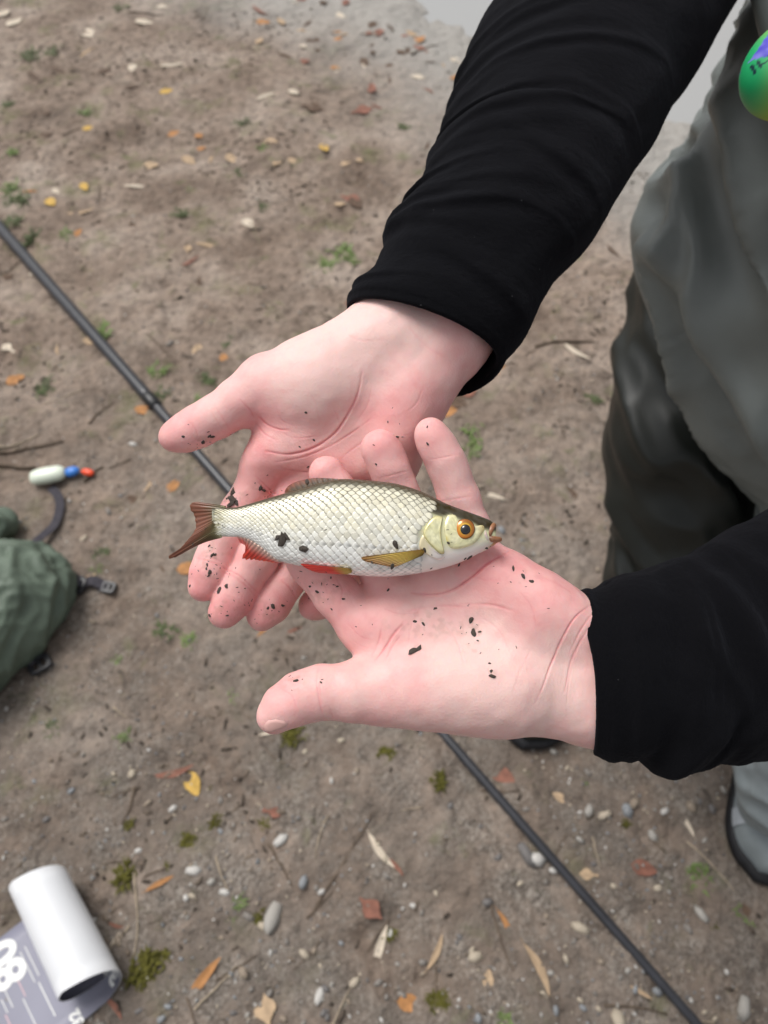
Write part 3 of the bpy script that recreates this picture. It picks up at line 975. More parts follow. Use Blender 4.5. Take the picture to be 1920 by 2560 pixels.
def boot(heel, toe, ankle_px, width, mat_up, band=True):
    """heel, toe: ground points (x, y); returns boot part with sole and band"""
    h_, t_ = np.array([*heel, 0.0]), np.array([*toe, 0.0])
    zb = 0.5 * (gz(*heel) + gz(*toe)) - 0.004
    ax = (t_ - h_); L = np.linalg.norm(ax); ax /= L
    sd_ = np.array([-ax[1], ax[0], 0])
    prof = [(0.0, .36), (0.06, .44), (0.15, .46), (0.3, .42), (0.45, .41), (0.6, .47), (0.75, .5), (0.88, .43), (0.96, .27), (1.0, .08)]
    us = np.linspace(0, 1, 40)
    hw = np.interp(us, *zip(*prof)) * width
    hw = np.convolve(np.pad(hw, 2, mode='edge'), np.ones(5) / 5, 'valid')
    outline = [h_ + ax * L * u + sd_ * w_ for u, w_ in zip(us, hw)] + [h_ + ax * L * u - sd_ * w_ for u, w_ in zip(us[::-1], hw[::-1])]
    n = len(outline)
    V, Fc = [], []
    levels = [(zb, 0.99), (zb + 0.006, 1.06), (zb + 0.024, 1.07), (zb + 0.030, 1.02)]
    ctr = (h_ + t_) / 2
    for z_, s in levels:
        for p in outline:
            c = ctr + (p - ctr) * np.array([s, s, 1]); V.append((c[0], c[1], z_))
    for r in range(len(levels) - 1):
        for i in range(n):
            Fc.append((r * n + i, r * n + (i + 1) % n, (r + 1) * n + (i + 1) % n, (r + 1) * n + i))
    Fc.append(tuple(range(n))[::-1]); Fc.append(tuple(range((len(levels) - 1) * n, len(levels) * n)))
    sole_me = mesh_py('sole', V, Fc)
    # upper: profile height per u
    hp = [(0, .13), (0.1, .17), (0.25, .19), (0.38, .16), (0.5, .115), (0.65, .085), (0.8, .07), (0.92, .058), (1, .03)]
    hh = np.interp(us, *zip(*hp)); hh = np.convolve(np.pad(hh, 3, mode='edge'), np.ones(7) / 7, 'valid')
    nT = 28
    V, Fc = [], []
    for u, w_, z_ in zip(us, hw, hh):
        uu = 0.012 + u * 0.976
        for a in np.linspace(0, math.pi, nT):
            c = h_ + ax * L * uu + sd_ * (w_ * 0.99) * (np.sign(math.cos(a)) * abs(math.cos(a)) ** 0.75)
            V.append((c[0], c[1], zb + 0.026 + z_ * math.sin(a) ** 0.8))
    for i in range(len(us) - 1):
        for j in range(nT - 1):
            Fc.append((i * nT + j, (i + 1) * nT + j, (i + 1) * nT + j + 1, i * nT + j + 1))
    Fc.append(tuple(range(nT))); Fc.append(tuple((len(us) - 1) * nT + j for j in range(nT))[::-1])
    up = ob('boot', mesh_py('boot', V, Fc), mat_up, person)
    s_ob = ob('sole', sole_me, m_sole, None)
    s_ob.parent = up
    if band:
        V, Fc = [], []
        lo_, hi_ = 0.70, 0.80
        bs = np.linspace(lo_, hi_, 6)
        for u in bs:
            w_ = np.interp(u, us, hw); z_ = np.interp(u, us, hh)
            uu = 0.012 + u * 0.976
            for a in np.linspace(0.05, math.pi - 0.05, nT):
                c = h_ + ax * L * uu + sd_ * (w_ * 0.99 + 0.0025) * (np.sign(math.cos(a)) * abs(math.cos(a)) ** 0.75)
                V.append((c[0], c[1], zb + 0.026 + (z_ + 0.0025) * math.sin(a) ** 0.8))
        for i in range(len(bs) - 1):
            for j in range(nT - 1):
                Fc.append((i * nT + j, (i + 1) * nT + j, (i + 1) * nT + j + 1, i * nT + j + 1))
        b_ob = ob('toe_band', mesh_py('toe_band', V, Fc), m_band, None)
        b_ob.parent = up
    return up
g1 = ground_xy(1915, 2198); g0 = g1[:2] + np.array([0.085, 0.29])
bt = boot(g0, g1[:2], None, 0.132, m_boot)
sf = Field(np.array([0.40, -0.75, -1.35]), np.array([0.85, 0.0, -0.9]), 0.006)
SF = [(2075, 1600, 1060, 128), (1985, 1800, 1140, 112), (1945, 1930, 1190, 102), (1938, 2010, 1215, 84)]
P = [c3(*p[:3]) for p in SF]; R_ = [p[3] * p[2] / 1000 / FPX for p in SF]
for i in range(len(P) - 1): sf.cone(P[i], P[i + 1], R_[i], R_[i + 1], 0.012)
sv, sq_ = sf.mesh()
sv = relax(wrinkled(sv, sq_, 0.005, 22, 77, (1, 0.2, 0.1), 2.5), sq_, 2, 0.5)
sh_ob = ob('boot_shaft', mesh_np('boot_shaft', to_world(sv), sq_), m_boot, None)
sh_ob.parent = bt

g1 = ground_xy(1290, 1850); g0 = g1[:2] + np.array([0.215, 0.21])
boot(g0, g1[:2], None, 0.115, m_wet_shaded, band=False)
# ------------------------------------------------------------------ fish
FD = 358.0                         # distance of the fish's middle plane, mm
fish = bpy.data.objects.new('roach_fish', None)
COL.objects.link(fish)
fish.location = tuple(U(860, 1330, FD + 10))
tag(fish, 'silver freshwater fish with orange eye and red fins lying across two palms', 'fish')
dors = smooth_poly([(530, 1268), (548, 1268), (575, 1269), (601, 1266), (655, 1250), (713, 1233), (770, 1216), (815, 1203), (845, 1198), (880, 1198), (957, 1204), (1010, 1214), (1063, 1233), (1116, 1259), (1169, 1279), (1217, 1297), (1232, 1306), (1240, 1316)], 200)
vent = smooth_poly([(530, 1341), (548, 1341), (575, 1342), (601, 1344), (633, 1356), (665, 1380), (692, 1400), (730, 1411), (771, 1419), (824, 1430), (877, 1437), (930, 1441), (983, 1441), (1036, 1435), (1089, 1425), (1143, 1409), (1185, 1390), (1222, 1368), (1234, 1358), (1240, 1350)], 200)
thk = [(530, 3), (540, 9), (552, 15), (600, 26), (660, 38), (740, 52), (830, 62), (930, 66), (1030, 62), (1090, 56), (1140, 47), (1190, 36), (1220, 27), (1240, 18)]
def body_pt(x, a, lift=0.0):
    """x along the fish, a 0..1 from back to belly over the side facing up (beyond = underside); returns camera metres"""
    x = np.asarray(x, dtype=float); a = np.asarray(a, dtype=float)
    yd = np.interp(x, dors[:, 0], dors[:, 1]); yv = np.interp(x, vent[:, 0], vent[:, 1])
    tk = np.interp(x, *zip(*thk))
    th = a * np.pi
    yc, hh = (yd + yv) / 2, (yv - yd) / 2
    py = yc - hh * np.cos(th)
    s = np.sin(th)
    dz = tk * np.sign(s) * np.abs(s) ** 0.80
    dmm = FD - dz * FD / FPX - lift * 1000
    d = dmm / 1000
    return np.stack([(x - 960) / FPX * d, -(py - 1280) / FPX * d, -d], -1)
def a_of(x, py):
    yd = np.interp(x, dors[:, 0], dors[:, 1]); yv = np.interp(x, vent[:, 0], vent[:, 1])
    return np.arccos(np.clip(1 - 2 * (py - yd) / (yv - yd), -1, 1)) / np.pi

m_fishbody = attr_mat('fish_skin', 0.40, 0.4, 0.0, (900, 0.15, 0.0005), 0.08, 0.15, 0.0015)
m_scale = attr_mat('fish_scale', 0.36, 0.5, 0.10, None, 0.12)
m_fin = attr_mat('fin_membrane', 0.35, 0.45, 0.0, (1200, 0.2, 0.0004), 0.2, 0.2, 0.001)

def fish_col(x, py, a):
    """pigment of the skin: dark olive back, silver flank, white belly"""
    x = np.asarray(x, dtype=float)[..., None] * np.ones(1); a_ = np.asarray(a, dtype=float)[..., None]
    back = np.array([0.045, 0.037, 0.018]); flank = np.array([0.34, 0.33, 0.25]); bel = np.array([0.80, 0.79, 0.74])
    c = back + (flank - back) * smoothstep(0.14, 0.26, a_)
    c = c + (bel - c) * smoothstep(0.45, 0.72, a_)
    return c
# body + head in one skin
xs = np.concatenate([np.linspace(530, 1240, 180)])
nA = 72
As = np.linspace(0, 2, nA, endpoint=False)
XX, AA = np.meshgrid(xs, As, indexing='ij')
V = body_pt(XX, AA)
c = fish_col(XX, None, np.where(AA > 1, 2 - AA, AA))
idx = np.arange(XX.size).reshape(XX.shape)
nxt = np.roll(idx, -1, axis=1)
q = np.stack([idx[:-1], idx[1:], nxt[1:], nxt[:-1]], -1).reshape(-1, 4)
# head pigment
pxs = to_px(V.reshape(-1, 3))
C = c.reshape(-1, 3)
inner = (pxs[:, 0] > 1040)
headtop = smooth_poly([(1040, 1258), (1075, 1282), (1105, 1292), (1130, 1288), (1150, 1300), (1180, 1308), (1205, 1322), (1240, 1330)], 40)
yb = np.interp(pxs[:, 0], headtop[:, 0], headtop[:, 1])
tmix = smoothstep(-7, 7, pxs[:, 1] - yb)
dark = np.array([0.045, 0.036, 0.018]) + 0.03 * np.clip(fbm(V.reshape(-1, 3) * 500, 2, 3), -1, 1)[:, None]
lit = np.array([0.70, 0.68, 0.42]) + (np.array([0.83, 0.76, 0.72]) - np.array([0.70, 0.68, 0.42])) * smoothstep(1352, 1392, pxs[:, 1] + 0.18 * (pxs[:, 0] - 1120))[:, None]
hc = dark * (1 - tmix[:, None]) + lit * tmix[:, None]
hm = smoothstep(1040, 1068, pxs[:, 0])[:, None]
C = C * (1 - hm) + hc * hm
# ring at the snout closed
snout = len(V.reshape(-1, 3))
Vf = np.vstack([V.reshape(-1, 3), c3(1238, 1333, FD)[None, :]])
C = np.vstack([C, [[0.3, 0.13, 0.07]]])
tris = [(idx[-1, i], snout, idx[-1, (i + 1) % nA], idx[-1, (i + 1) % nA]) for i in range(nA)]
me = mesh_py('skin', to_world(Vf), [tuple(r) for r in q] + [t_[:3] for t_ in tris])
vcol(me, C)
ob('skin', me, m_fishbody, fish)

def lift_patch(name, outline, lift, edge, colfn, mat, rings=8, fall=2.0, parent=None):
    """a bony plate that follows the body, raised along its free edge"""
    pts = np.asarray(outline, dtype=float)
    ctr = pts.mean(axis=0)
    V, Cc, Fc = [], [], []
    n = len(pts)
    for r in range(rings + 1):
        s = r / rings
        for p in pts:
            x, y = ctr + (p - ctr) * s
            lf = lift * (1 - 0.25 * (1 - s)) if r < rings else -0.0006
            V.append(body_pt(x, a_of(x, y), lf * (1 if r < rings else 1)))
            Cc.append(colfn(x, y, s))
    for r in range(rings):
        for i in range(n):
            Fc.append((r * n + i, (r + 1) * n + i, (r + 1) * n + (i + 1) % n, r * n + (i + 1) % n))
    me = mesh_py(name, to_world(np.array(V)), Fc)
    vcol(me, np.array(Cc))
    return ob(name, me, mat, parent or fish)
def nz(x, y, s, seed):
    return float(vnoise(np.array([[x / s, y / s, seed]]), 3)[0])
def gill_col(x, y, s):
    base = np.array([0.82, 0.79, 0.50]) + np.array([0.06, 0.06, 0.08]) * nz(x, y, 14, 1)
    base = base * (1 + 0.22 * nz(x, y, 4.5, 6))
    e = smoothstep(0.55, 0.9, s); k_ = smoothstep(0.86, 1.0, s)
    c_ = base + (np.array([0.66, 0.56, 0.16]) - base) * e * 0.45
    return c_ + (np.array([0.22, 0.18, 0.06]) - c_) * k_ * 0.8
m_plate = attr_mat('gill_plate', 0.26, 0.55, 0.15, (700, 0.15, 0.0006), 0.35)
gill = smooth_poly([(1108, 1290), (1090, 1287), (1073, 1300), (1060, 1320), (1057, 1334), (1066, 1352), (1085, 1372), (1100, 1386), (1112, 1385), (1108, 1365), (1104, 1345), (1103, 1318), (1108, 1290)], 48)[:-1]
lift_patch('gill_cover', gill, 0.0011, 0, gill_col, m_plate)
flap = smooth_poly([(1057, 1334), (1050, 1345), (1046, 1362), (1052, 1375), (1064, 1384), (1082, 1396), (1102, 1402), (1115, 1394), (1104, 1390), (1084, 1372), (1066, 1352), (1057, 1334)], 40)[:-1]
lift_patch('gill_flap', flap, 0.0006, 0, lambda x, y, s: np.array([0.78, 0.68, 0.44]) + (np.array([.8, .72, .68]) - np.array([0.78, 0.68, 0.44])) * smoothstep(1060, 1090, x), m_plate)
def cheek_col(x, y, s):
    base = np.array([0.82, 0.78, 0.47]) + np.array([0.06, 0.06, 0.08]) * nz(x, y, 11, 2)
    base = base * (1 + 0.22 * nz(x, y, 4.0, 8))
    yel = smoothstep(12, 0, abs(x - 1112) ) * smoothstep(1335, 1350, y)
    c_ = base * (1 - yel) + np.array([0.70, 0.52, 0.02]) * yel
    k_ = smoothstep(0.88, 1.0, s) * smoothstep(1350, 1320, y)
    gold = smoothstep(1190, 1206, x)
    c_ = c_ + (np.array([0.50, 0.36, 0.10]) - c_) * gold * 0.6
    return c_ + (np.array([0.20, 0.17, 0.07]) - c_) * k_ * 0.75
cheek = smooth_poly([(1117, 1285), (1135, 1284), (1143, 1296), (1150, 1310), (1170, 1318), (1190, 1315), (1210, 1312), (1214, 1325), (1204, 1340), (1192, 1356), (1178, 1366), (1150, 1374), (1130, 1374), (1120, 1367), (1112, 1345), (1107, 1318), (1112, 1298), (1117, 1285)], 56)[:-1]
lift_patch('cheek', cheek, 0.0008, 0, cheek_col, m_plate)

# eye
m_iris = attr_mat('iris', 0.18, 0.6, 0.25, None, 0.8)
m_pupil = simple('pupil', (0.006, 0.006, 0.008), 0.06, 0.6, coat=1.0)
def dome(name, cx, cy, rpx, base_lift, height, colfn, mat, parent):
    rings, n = 8, 40
    V, Cc, Fc = [], [], []
    b0 = body_pt(cx, a_of(cx, cy), base_lift)
    nrm = body_pt(cx, a_of(cx, cy), base_lift + 0.001) - b0; nrm = np.array([0.05, 0.10, 0.99]); nrm /= np.linalg.norm(nrm)
    sx = np.array([1, 0, -0.05]); sy = np.array([0, 1, -0.1])
    for r in range(rings + 1):
        s = r / rings
        for i in range(n):
            a = 2 * math.pi * i / n
            q_ = rpx * FD / 1000 / FPX
            V.append(b0 + (sx * math.cos(a) + sy * math.sin(a)) * q_ * s + nrm * height * (math.sqrt(max(0, 1 - s * s * 0.96)) - 0.2))
            Cc.append(colfn(s, a))
    for r in range(rings):
        for i in range(n):
            Fc.append((r * n + i, (r + 1) * n + i, (r + 1) * n + (i + 1) % n, r * n + (i + 1) % n))
    me = mesh_py(name, to_world(np.array(V)), Fc)
    vcol(me, np.array(Cc))
    o = ob(name, me, mat, None)
    o.parent = parent
    if parent is fish: o.matrix_parent_inverse = Matrix.Translation(fish.location).inverted()
    return o
def iris_col(s, a):
    o = np.array([0.72, 0.24, 0.015]); y = np.array([0.75, 0.42, 0.04]); d = np.array([0.10, 0.04, 0.012])
    c_ = o + (y - o) * smoothstep(0.75, 0.5, s)
    c_ = c_ + (d - c_) * smoothstep(0.86, 0.98, s)
    return c_ * (0.75 + 0.25 * math.sin(a * 1 + 3.6)) if s > 0.5 else c_
eye = dome('eye', 1162, 1322, 25, 0.0006, 0.0018, iris_col, m_iris, fish)
dome('pupil', 1163.5, 1323.5, 12.6, 0.0018, 0.0013, lambda s, a: np.array([.006, .006, .008]), m_pupil, eye)

# lips
m_lip = attr_mat('lip', 0.38, 0.5, 0, (600, 0.2, 0.0006), 0.2, 0.2, 0.001)
def tube(name, pts, radii, mat, parent, cols, flat=1.0, n=14, world=False):
    P = np.asarray(pts, dtype=float)
    if not world:
        P3 = np.array([c3(*p) for p in P])
    else:
        P3 = P
    ctr = smooth_poly(P3, 8 * len(P3)); m = len(ctr)
    R = np.interp(np.linspace(0, 1, m), np.linspace(0, 1, len(radii)), radii)
    Cl = np.stack([np.interp(np.linspace(0, 1, m), np.linspace(0, 1, len(cols)), [c_[j] for c_ in cols]) for j in range(3)], 1)
    V, Cc, Fc = [], [], []
    T = np.gradient(ctr, axis=0); T /= np.linalg.norm(T, axis=1, keepdims=True)
    up = np.array([0.3, 0.2, 0.9])
    for p, t_, r, cl in zip(ctr, T, R, Cl):
        s1 = np.cross(t_, up); s1 /= np.linalg.norm(s1); s2 = np.cross(s1, t_)
        for i in range(n):
            a = 2 * math.pi * i / n
            V.append(p + s1 * math.cos(a) * r + s2 * math.sin(a) * r * flat); Cc.append(cl)
    for k_ in range(m - 1):
        for i in range(n):
            Fc.append((k_ * n + i, k_ * n + (i + 1) % n, (k_ + 1) * n + (i + 1) % n, (k_ + 1) * n + i))
    Fc.append(tuple(range(n))[::-1]); Fc.append(tuple((m - 1) * n + i for i in range(n)))
    V = np.array(V) if world else to_world(np.array(V))
    me = mesh_py(name, V, Fc)
    vcol(me, np.array(Cc))
    return ob(name, me, mat, parent)
LQ = FD / 1000 / FPX
lipc = [(0.16, 0.08, 0.045), (0.30, 0.135, 0.065), (0.34, 0.15, 0.07), (0.20, 0.09, 0.05)]
tube('upper_lip', [(1221, 1344, FD - 3.2), (1224, 1332, FD - 3.6), (1228, 1320, FD - 2.6), (1231, 1315, FD), (1229, 1322, FD + 4)], [5.0 * LQ, 7 * LQ, 8.5 * LQ, 8.5 * LQ, 4 * LQ], m_lip, fish, lipc, 1.2)
tube('lower_lip', [(1222, 1342, FD - 3.5), (1230, 1347, FD - 3.5), (1241, 1349, FD - 2.2), (1248, 1349, FD), (1240, 1350, FD + 4)], [5 * LQ, 8.0 * LQ, 8 * LQ, 6.5 * LQ, 4 * LQ], m_lip, fish, lipc, 1.1)
tube('lower_jaw', [(1196, 1377, FD - 1), (1212, 1367, FD - 1), (1230, 1357, FD - 0.5), (1243, 1351, FD)], [7 * LQ, 9 * LQ, 8 * LQ, 5 * LQ], m_lip, fish, [(.80, .70, .66), (.78, .62, .52), (.6, .32, .16), (.45, .17, .07)], 1.0)
tube('snout_fold', [(1212, 1322, FD - 4.6), (1213, 1335, FD - 4.9), (1217, 1346, FD - 4.2), (1222, 1356, FD - 3)], [2.5 * LQ, 5 * LQ, 5 * LQ, 3 * LQ], m_lip, fish, [(.5, .42, .3), (.66, .55, .5), (.7, .6, .55), (.75, .62, .5)], 1.0)

# scales: rows of overlapping plates
def oper_edge(py):
    return np.interp(py, [1200, 1225, 1250, 1270, 1286, 1300, 1320, 1345, 1372, 1390, 1420, 1440], [1040, 1068, 1092, 1090, 1084, 1066, 1052, 1043, 1040, 1050, 1056, 1056])
scales = []
NROW = 27
a_rows = np.linspace(0.035, 0.945, NROW)
xcol = [543.0]
while xcol[-1] < 1100:
    x = xcol[-1]
    hgt = np.interp(x, vent[:, 0], vent[:, 1]) - np.interp(x, dors[:, 0], dors[:, 1])
    xcol.append(x + 3.6 + 0.0285 * hgt)
xcol = np.array(xcol)
da = a_rows[1] - a_rows[0]
for i, x0 in enumerate(xcol):
    for j, a0 in enumerate(a_rows):
        if (i + j) % 2: continue
        yd = np.interp(x0, dors[:, 0], dors[:, 1]); yv = np.interp(x0, vent[:, 0], vent[:, 1])
        hgt = yv - yd
        if hgt * da * math.pi * math.sin(a0 * math.pi) < 1.2: continue
        py = (yd + yv) / 2 - hgt / 2 * math.cos(a0 * math.pi)
        if x0 > oper_edge(py) - 1: continue
        if x0 < 556 and abs(a0 - 0.5) > 0.36: continue
        dx = float(np.interp(x0, xcol[:-1], np.diff(xcol)))
        area = dx * 2 * math.sin(a0 * math.pi) * hgt * da
        scales.append((area, x0 + random.uniform(-1.1, 1.1), a0 + random.uniform(-.0035, .0035), dx * random.uniform(.93, 1.12), i, j, random.random(), random.random()))
scales.sort(reverse=True)
RINGS = ((0.0, 1), (0.66, 10), (0.86, 12), (1.0, 12))
rs_, ras_ = [], []
for s, n in RINGS:
    for k_ in range(n):
        rs_.append(s); ras_.append(2 * math.pi * k_ / n)
rs_, ras_ = np.array(rs_), np.array(ras_)
rca, rsa = np.cos(ras_), np.sin(ras_)
SA = np.array(scales)
X0, A0, DX, JJ, R0, R1 = (SA[:, k_][:, None] for k_ in (1, 2, 3, 5, 6, 7))
ex = np.where(rca > 0, -1.55, -1.05)[None, :] * DX
uu_ = ex * (rca * rs_)[None, :]
vv_ = 1.06 * da * (rsa * rs_ * (1 - 0.10 * np.maximum(0, rca)))[None, :]
lift_ = (0.00026 + 0.00026 * rca * rs_ - np.where(rs_ == 1, 0.00026, 0) - 0.0001 * rs_ ** 2)[None, :] + 0 * X0
SV = body_pt(X0 + uu_, np.clip(A0 + vv_, 0.004, 0.996), lift_)
dorsal = smoothstep(0.47, 0.16, A0)[..., None]
dk = np.array([0.040, 0.034, 0.016])
br = np.array([0.92, 0.90, 0.78]) * (1 - dorsal) + np.array([0.90, 0.86, 0.68]) * dorsal
br = br + (np.array([0.94, 0.94, 0.90]) - br) * smoothstep(0.47, 0.66, A0)[..., None]
yel = (smoothstep(0.40, 0.1, np.abs(A0 - 0.40)) * 0.45 * R0)[..., None]
br = br * (1 - yel) + np.array([0.84, 0.76, 0.52]) * yel
br = br * (0.80 + 0.22 * R1)[..., None]
tl_ = smoothstep(585, 545, X0)[..., None] * (0.4 + 0.6 * R0[..., None])
br = br * (1 - tl_ * 0.75) + np.array([0.30, 0.27, 0.13]) * tl_ * 0.75
deep = smoothstep(0.205, 0.125, A0)[..., None]
br = br * (1 - deep) + (dk * 1.6 + 0.03 * R0[..., None]) * deep
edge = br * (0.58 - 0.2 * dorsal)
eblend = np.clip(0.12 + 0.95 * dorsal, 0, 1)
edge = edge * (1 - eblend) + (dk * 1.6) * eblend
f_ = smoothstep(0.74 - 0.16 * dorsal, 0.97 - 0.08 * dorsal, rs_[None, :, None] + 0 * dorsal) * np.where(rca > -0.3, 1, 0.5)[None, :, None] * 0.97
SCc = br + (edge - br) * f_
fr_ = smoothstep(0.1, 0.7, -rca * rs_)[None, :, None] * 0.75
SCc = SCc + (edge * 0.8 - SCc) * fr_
dot = ((np.abs(JJ - 17) < 0.6) & (rs_[None, :] < 0.3))[..., None]
SCc = np.where(dot, SCc * 0.45, SCc)
SFc = []
o1, o2, o3 = 1, 11, 23
for k_ in range(10): SFc.append((0, o1 + k_, o1 + (k_ + 1) % 10))
i_, j_ = 0, 0
while i_ < 10 or j_ < 12:
    if (j_ / 12 <= i_ / 10 and j_ < 12) or i_ >= 10:
        SFc.append((o1 + i_ % 10, o2 + j_, o2 + (j_ + 1) % 12)); j_ += 1
    else:
        SFc.append((o1 + i_ % 10, o2 + j_ % 12, o1 + (i_ + 1) % 10)); i_ += 1
for k_ in range(12):
    SFc.append((o2 + k_, o3 + k_, o3 + (k_ + 1) % 12)); SFc.append((o2 + k_, o3 + (k_ + 1) % 12, o2 + (k_ + 1) % 12))
SFc = np.array(SFc)
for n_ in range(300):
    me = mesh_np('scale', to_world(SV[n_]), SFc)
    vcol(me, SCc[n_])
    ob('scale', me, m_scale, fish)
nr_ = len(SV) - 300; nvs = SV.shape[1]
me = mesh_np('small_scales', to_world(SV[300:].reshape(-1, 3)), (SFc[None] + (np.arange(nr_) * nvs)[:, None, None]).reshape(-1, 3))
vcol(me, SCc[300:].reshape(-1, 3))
ob('small_scales', me, m_scale, fish, kind='stuff')

# fins: membrane stretched over rays
def fin(name, base, edge, depth_base, depth_edge, colfn, rays, thick=0.0004, notch=0.0, ripple=0.0006, nU=None, nV=14):
    nU = nU or rays * 4 + 1
    bs, es = smooth_poly(base, 120), smooth_poly(edge, 120)
    def samp(P, n):
        d = np.concatenate([[0], np.cumsum(np.linalg.norm(np.diff(P, axis=0), axis=1))]); d /= d[-1]
        t = np.linspace(0, 1, n)
        return np.stack([np.interp(t, d, P[:, k_]) for k_ in range(2)], 1)
    bs, es = samp(bs, nU), samp(es, nU)
    V, Cc, Fc = [], [], []
    for sgn in (1, -1):
        for i in range(nU):
            u = i / (nU - 1)
            ph = (u * rays) % 1.0
            ridge = math.cos(ph * 2 * math.pi)
            for j in range(nV):
                t = j / (nV - 1)
                jag = 1 - notch * (1 - 0.5 * (ridge + 1)) * t
                if notch: jag -= notch * 0.8 * t * abs(float(vnoise(np.array([[u * rays * 0.9, 3.0, 1.0]]), 8)[0]))
                p = bs[i] + (es[i] - bs[i]) * t * jag
                db = np.interp(u, np.linspace(0, 1, len(depth_base)), depth_base); de = np.interp(u, np.linspace(0, 1, len(depth_edge)), depth_edge)
                d = db + (de - db) * t
                V.append(c3(p[0], p[1], d - sgn * (thick * 500 + ripple * 500 * (ridge + 1) * (1 - 0.6 * t))))
                Cc.append(colfn(u, t, ridge))
    N = nU * nV
    for i in range(nU - 1):
        for j in range(nV - 1):
            a, b_, c_, d_ = i * nV + j, (i + 1) * nV + j, (i + 1) * nV + j + 1, i * nV + j + 1
            Fc.append((a, b_, c_, d_)); Fc.append((N + a, N + d_, N + c_, N + b_))
    rim = [i * nV for i in range(nU)] + [(nU - 1) * nV + j for j in range(1, nV)] + [i * nV + nV - 1 for i in range(nU - 2, -1, -1)] + [j for j in range(nV - 2, 0, -1)]
    for a, b_ in zip(rim, rim[1:] + rim[:1]):
        Fc.append((a, N + a, N + b_, b_))
    me = mesh_py(name, to_world(np.array(V)), Fc)
    vcol(me, np.array(Cc))
    return ob(name, me, m_fin, fish)
def lerp(a, b, t): return np.array(a) + (np.array(b) - np.array(a)) * t
def tail_col(u, t, r):
    c_ = lerp((0.11, 0.085, 0.03), (0.17, 0.058, 0.03), smoothstep(0.15, 0.7, t))
    c_ = c_ + (np.array([0.20, 0.15, 0.09]) - c_) * smoothstep(0.75, 1.0, u) * 0.5 * (1 - t)
    c_ = c_ + (np.array([0.36, 0.33, 0.19]) - c_) * smoothstep(0.22, 0.0, t) * 0.9
    return c_ * (0.85 + 0.3 * (r + 1) / 2)
fin('tail_fin', [(566, 1265), (558, 1285), (552, 1305), (550, 1325), (556, 1344)],
    [(493, 1254), (476, 1258), (474, 1272), (482, 1284), (487, 1300), (489, 1318), (480, 1336), (464, 1355), (446, 1374), (424, 1388), (420, 1397), (440, 1393), (470, 1376), (506, 1357)],
    [FD - 1, FD - 1.6, FD - 1.6, FD - 1.6, FD - 1], [FD + 2, FD + 3, FD + 1, FD + 2, FD + 4, FD + 5], tail_col, 22, notch=0.02)
def dorsal_col(u, t, r):
    c_ = lerp((0.07, 0.045, 0.022), (0.17, 0.050, 0.026), smoothstep(0.2, 0.9, t) * smoothstep(1.0, 0.3, u))
    return c_ * (0.75 + 0.5 * (r + 1) / 2)
fin('dorsal_fin', [(716, 1234), (745, 1225), (780, 1215), (815, 1205), (845, 1199)],
    [(711, 1231), (716, 1220), (728, 1210), (745, 1203), (772, 1197), (800, 1195), (845, 1197)],
    [FD + 1] * 3, [FD + 5, FD + 4, FD + 1], dorsal_col, 10)
def anal_col(u, t, r):
    c_ = lerp((0.72, 0.50, 0.42), (0.78, 0.055, 0.035), smoothstep(0.05, 0.85, t + 0.35 * (1 - u) * t + 0.12 * (1 - u)))
    c_ = c_ + (np.array([0.80, 0.20, 0.06]) - c_) * 0.35 * smoothstep(0.6, 1.0, t) * u
    return c_ * (0.72 + 0.38 * (r + 1) / 2)
fin('anal_fin', [(592, 1340), (622, 1349), (650, 1366), (678, 1390), (705, 1406)],
    [(600, 1358), (613, 1366), (612, 1378), (610, 1388), (601, 1394), (612, 1401), (640, 1402), (690, 1408)],
    [FD - 2, FD - 3, FD - 2], [FD + 6, FD + 8, FD + 2], anal_col, 13, notch=0.10)
def pelvic_col(u, t, r):
    c_ = lerp((0.62, 0.42, 0.10), (0.70, 0.045, 0.030), smoothstep(0.12, 0.5, t))
    return c_ * (0.75 + 0.35 * (r + 1) / 2)
fin('pelvic_fin', [(876, 1421), (880, 1429), (874, 1436)], [(756, 1409), (752, 1411), (768, 1422), (792, 1431), (815, 1434)],
    [FD - 8, FD - 6, FD - 2], [FD - 7, FD - 5, FD - 1], pelvic_col, 8)
def pect_col(u, t, r):
    c_ = lerp((0.52, 0.36, 0.07), (0.27, 0.13, 0.035), smoothstep(0.45, 1.0, t))
    c_ = c_ + (np.array([0.30, 0.15, 0.04]) - c_) * smoothstep(0.4, 0.0, t) * 0.6
    return c_ * (0.70 + 0.45 * (r + 1) / 2)
fin('pectoral_fin', [(1058, 1373), (1061, 1381), (1056, 1389)], [(908, 1391), (903, 1395), (910, 1402), (930, 1408), (965, 1415), (985, 1418), (1005, 1411)],
    [FD - 11.2, FD - 11.2, FD - 10.5], [FD - 14.0, FD - 13.5, FD - 12.2], pect_col, 11)
# ------------------------------------------------------------------ things lying on the bank
def gd(px, py, z=0.0):
    """distance along the view axis (mm) at which a sight line meets height z"""
    p = ground_xy(px, py, z)
    return float(-((p - CAMLOC) @ RM)[2] * 1000)
def gpt(px, py, lift=0.0):
    p = ground_xy(px, py, 0.0)
    return np.array([p[0], p[1], gz(p[0], p[1]) + lift])

def empty(name, loc, **kw):
    o = bpy.data.objects.new(name, None)
    COL.objects.link(o)
    o.location = tuple(loc)
    tag(o, **kw)
    return o

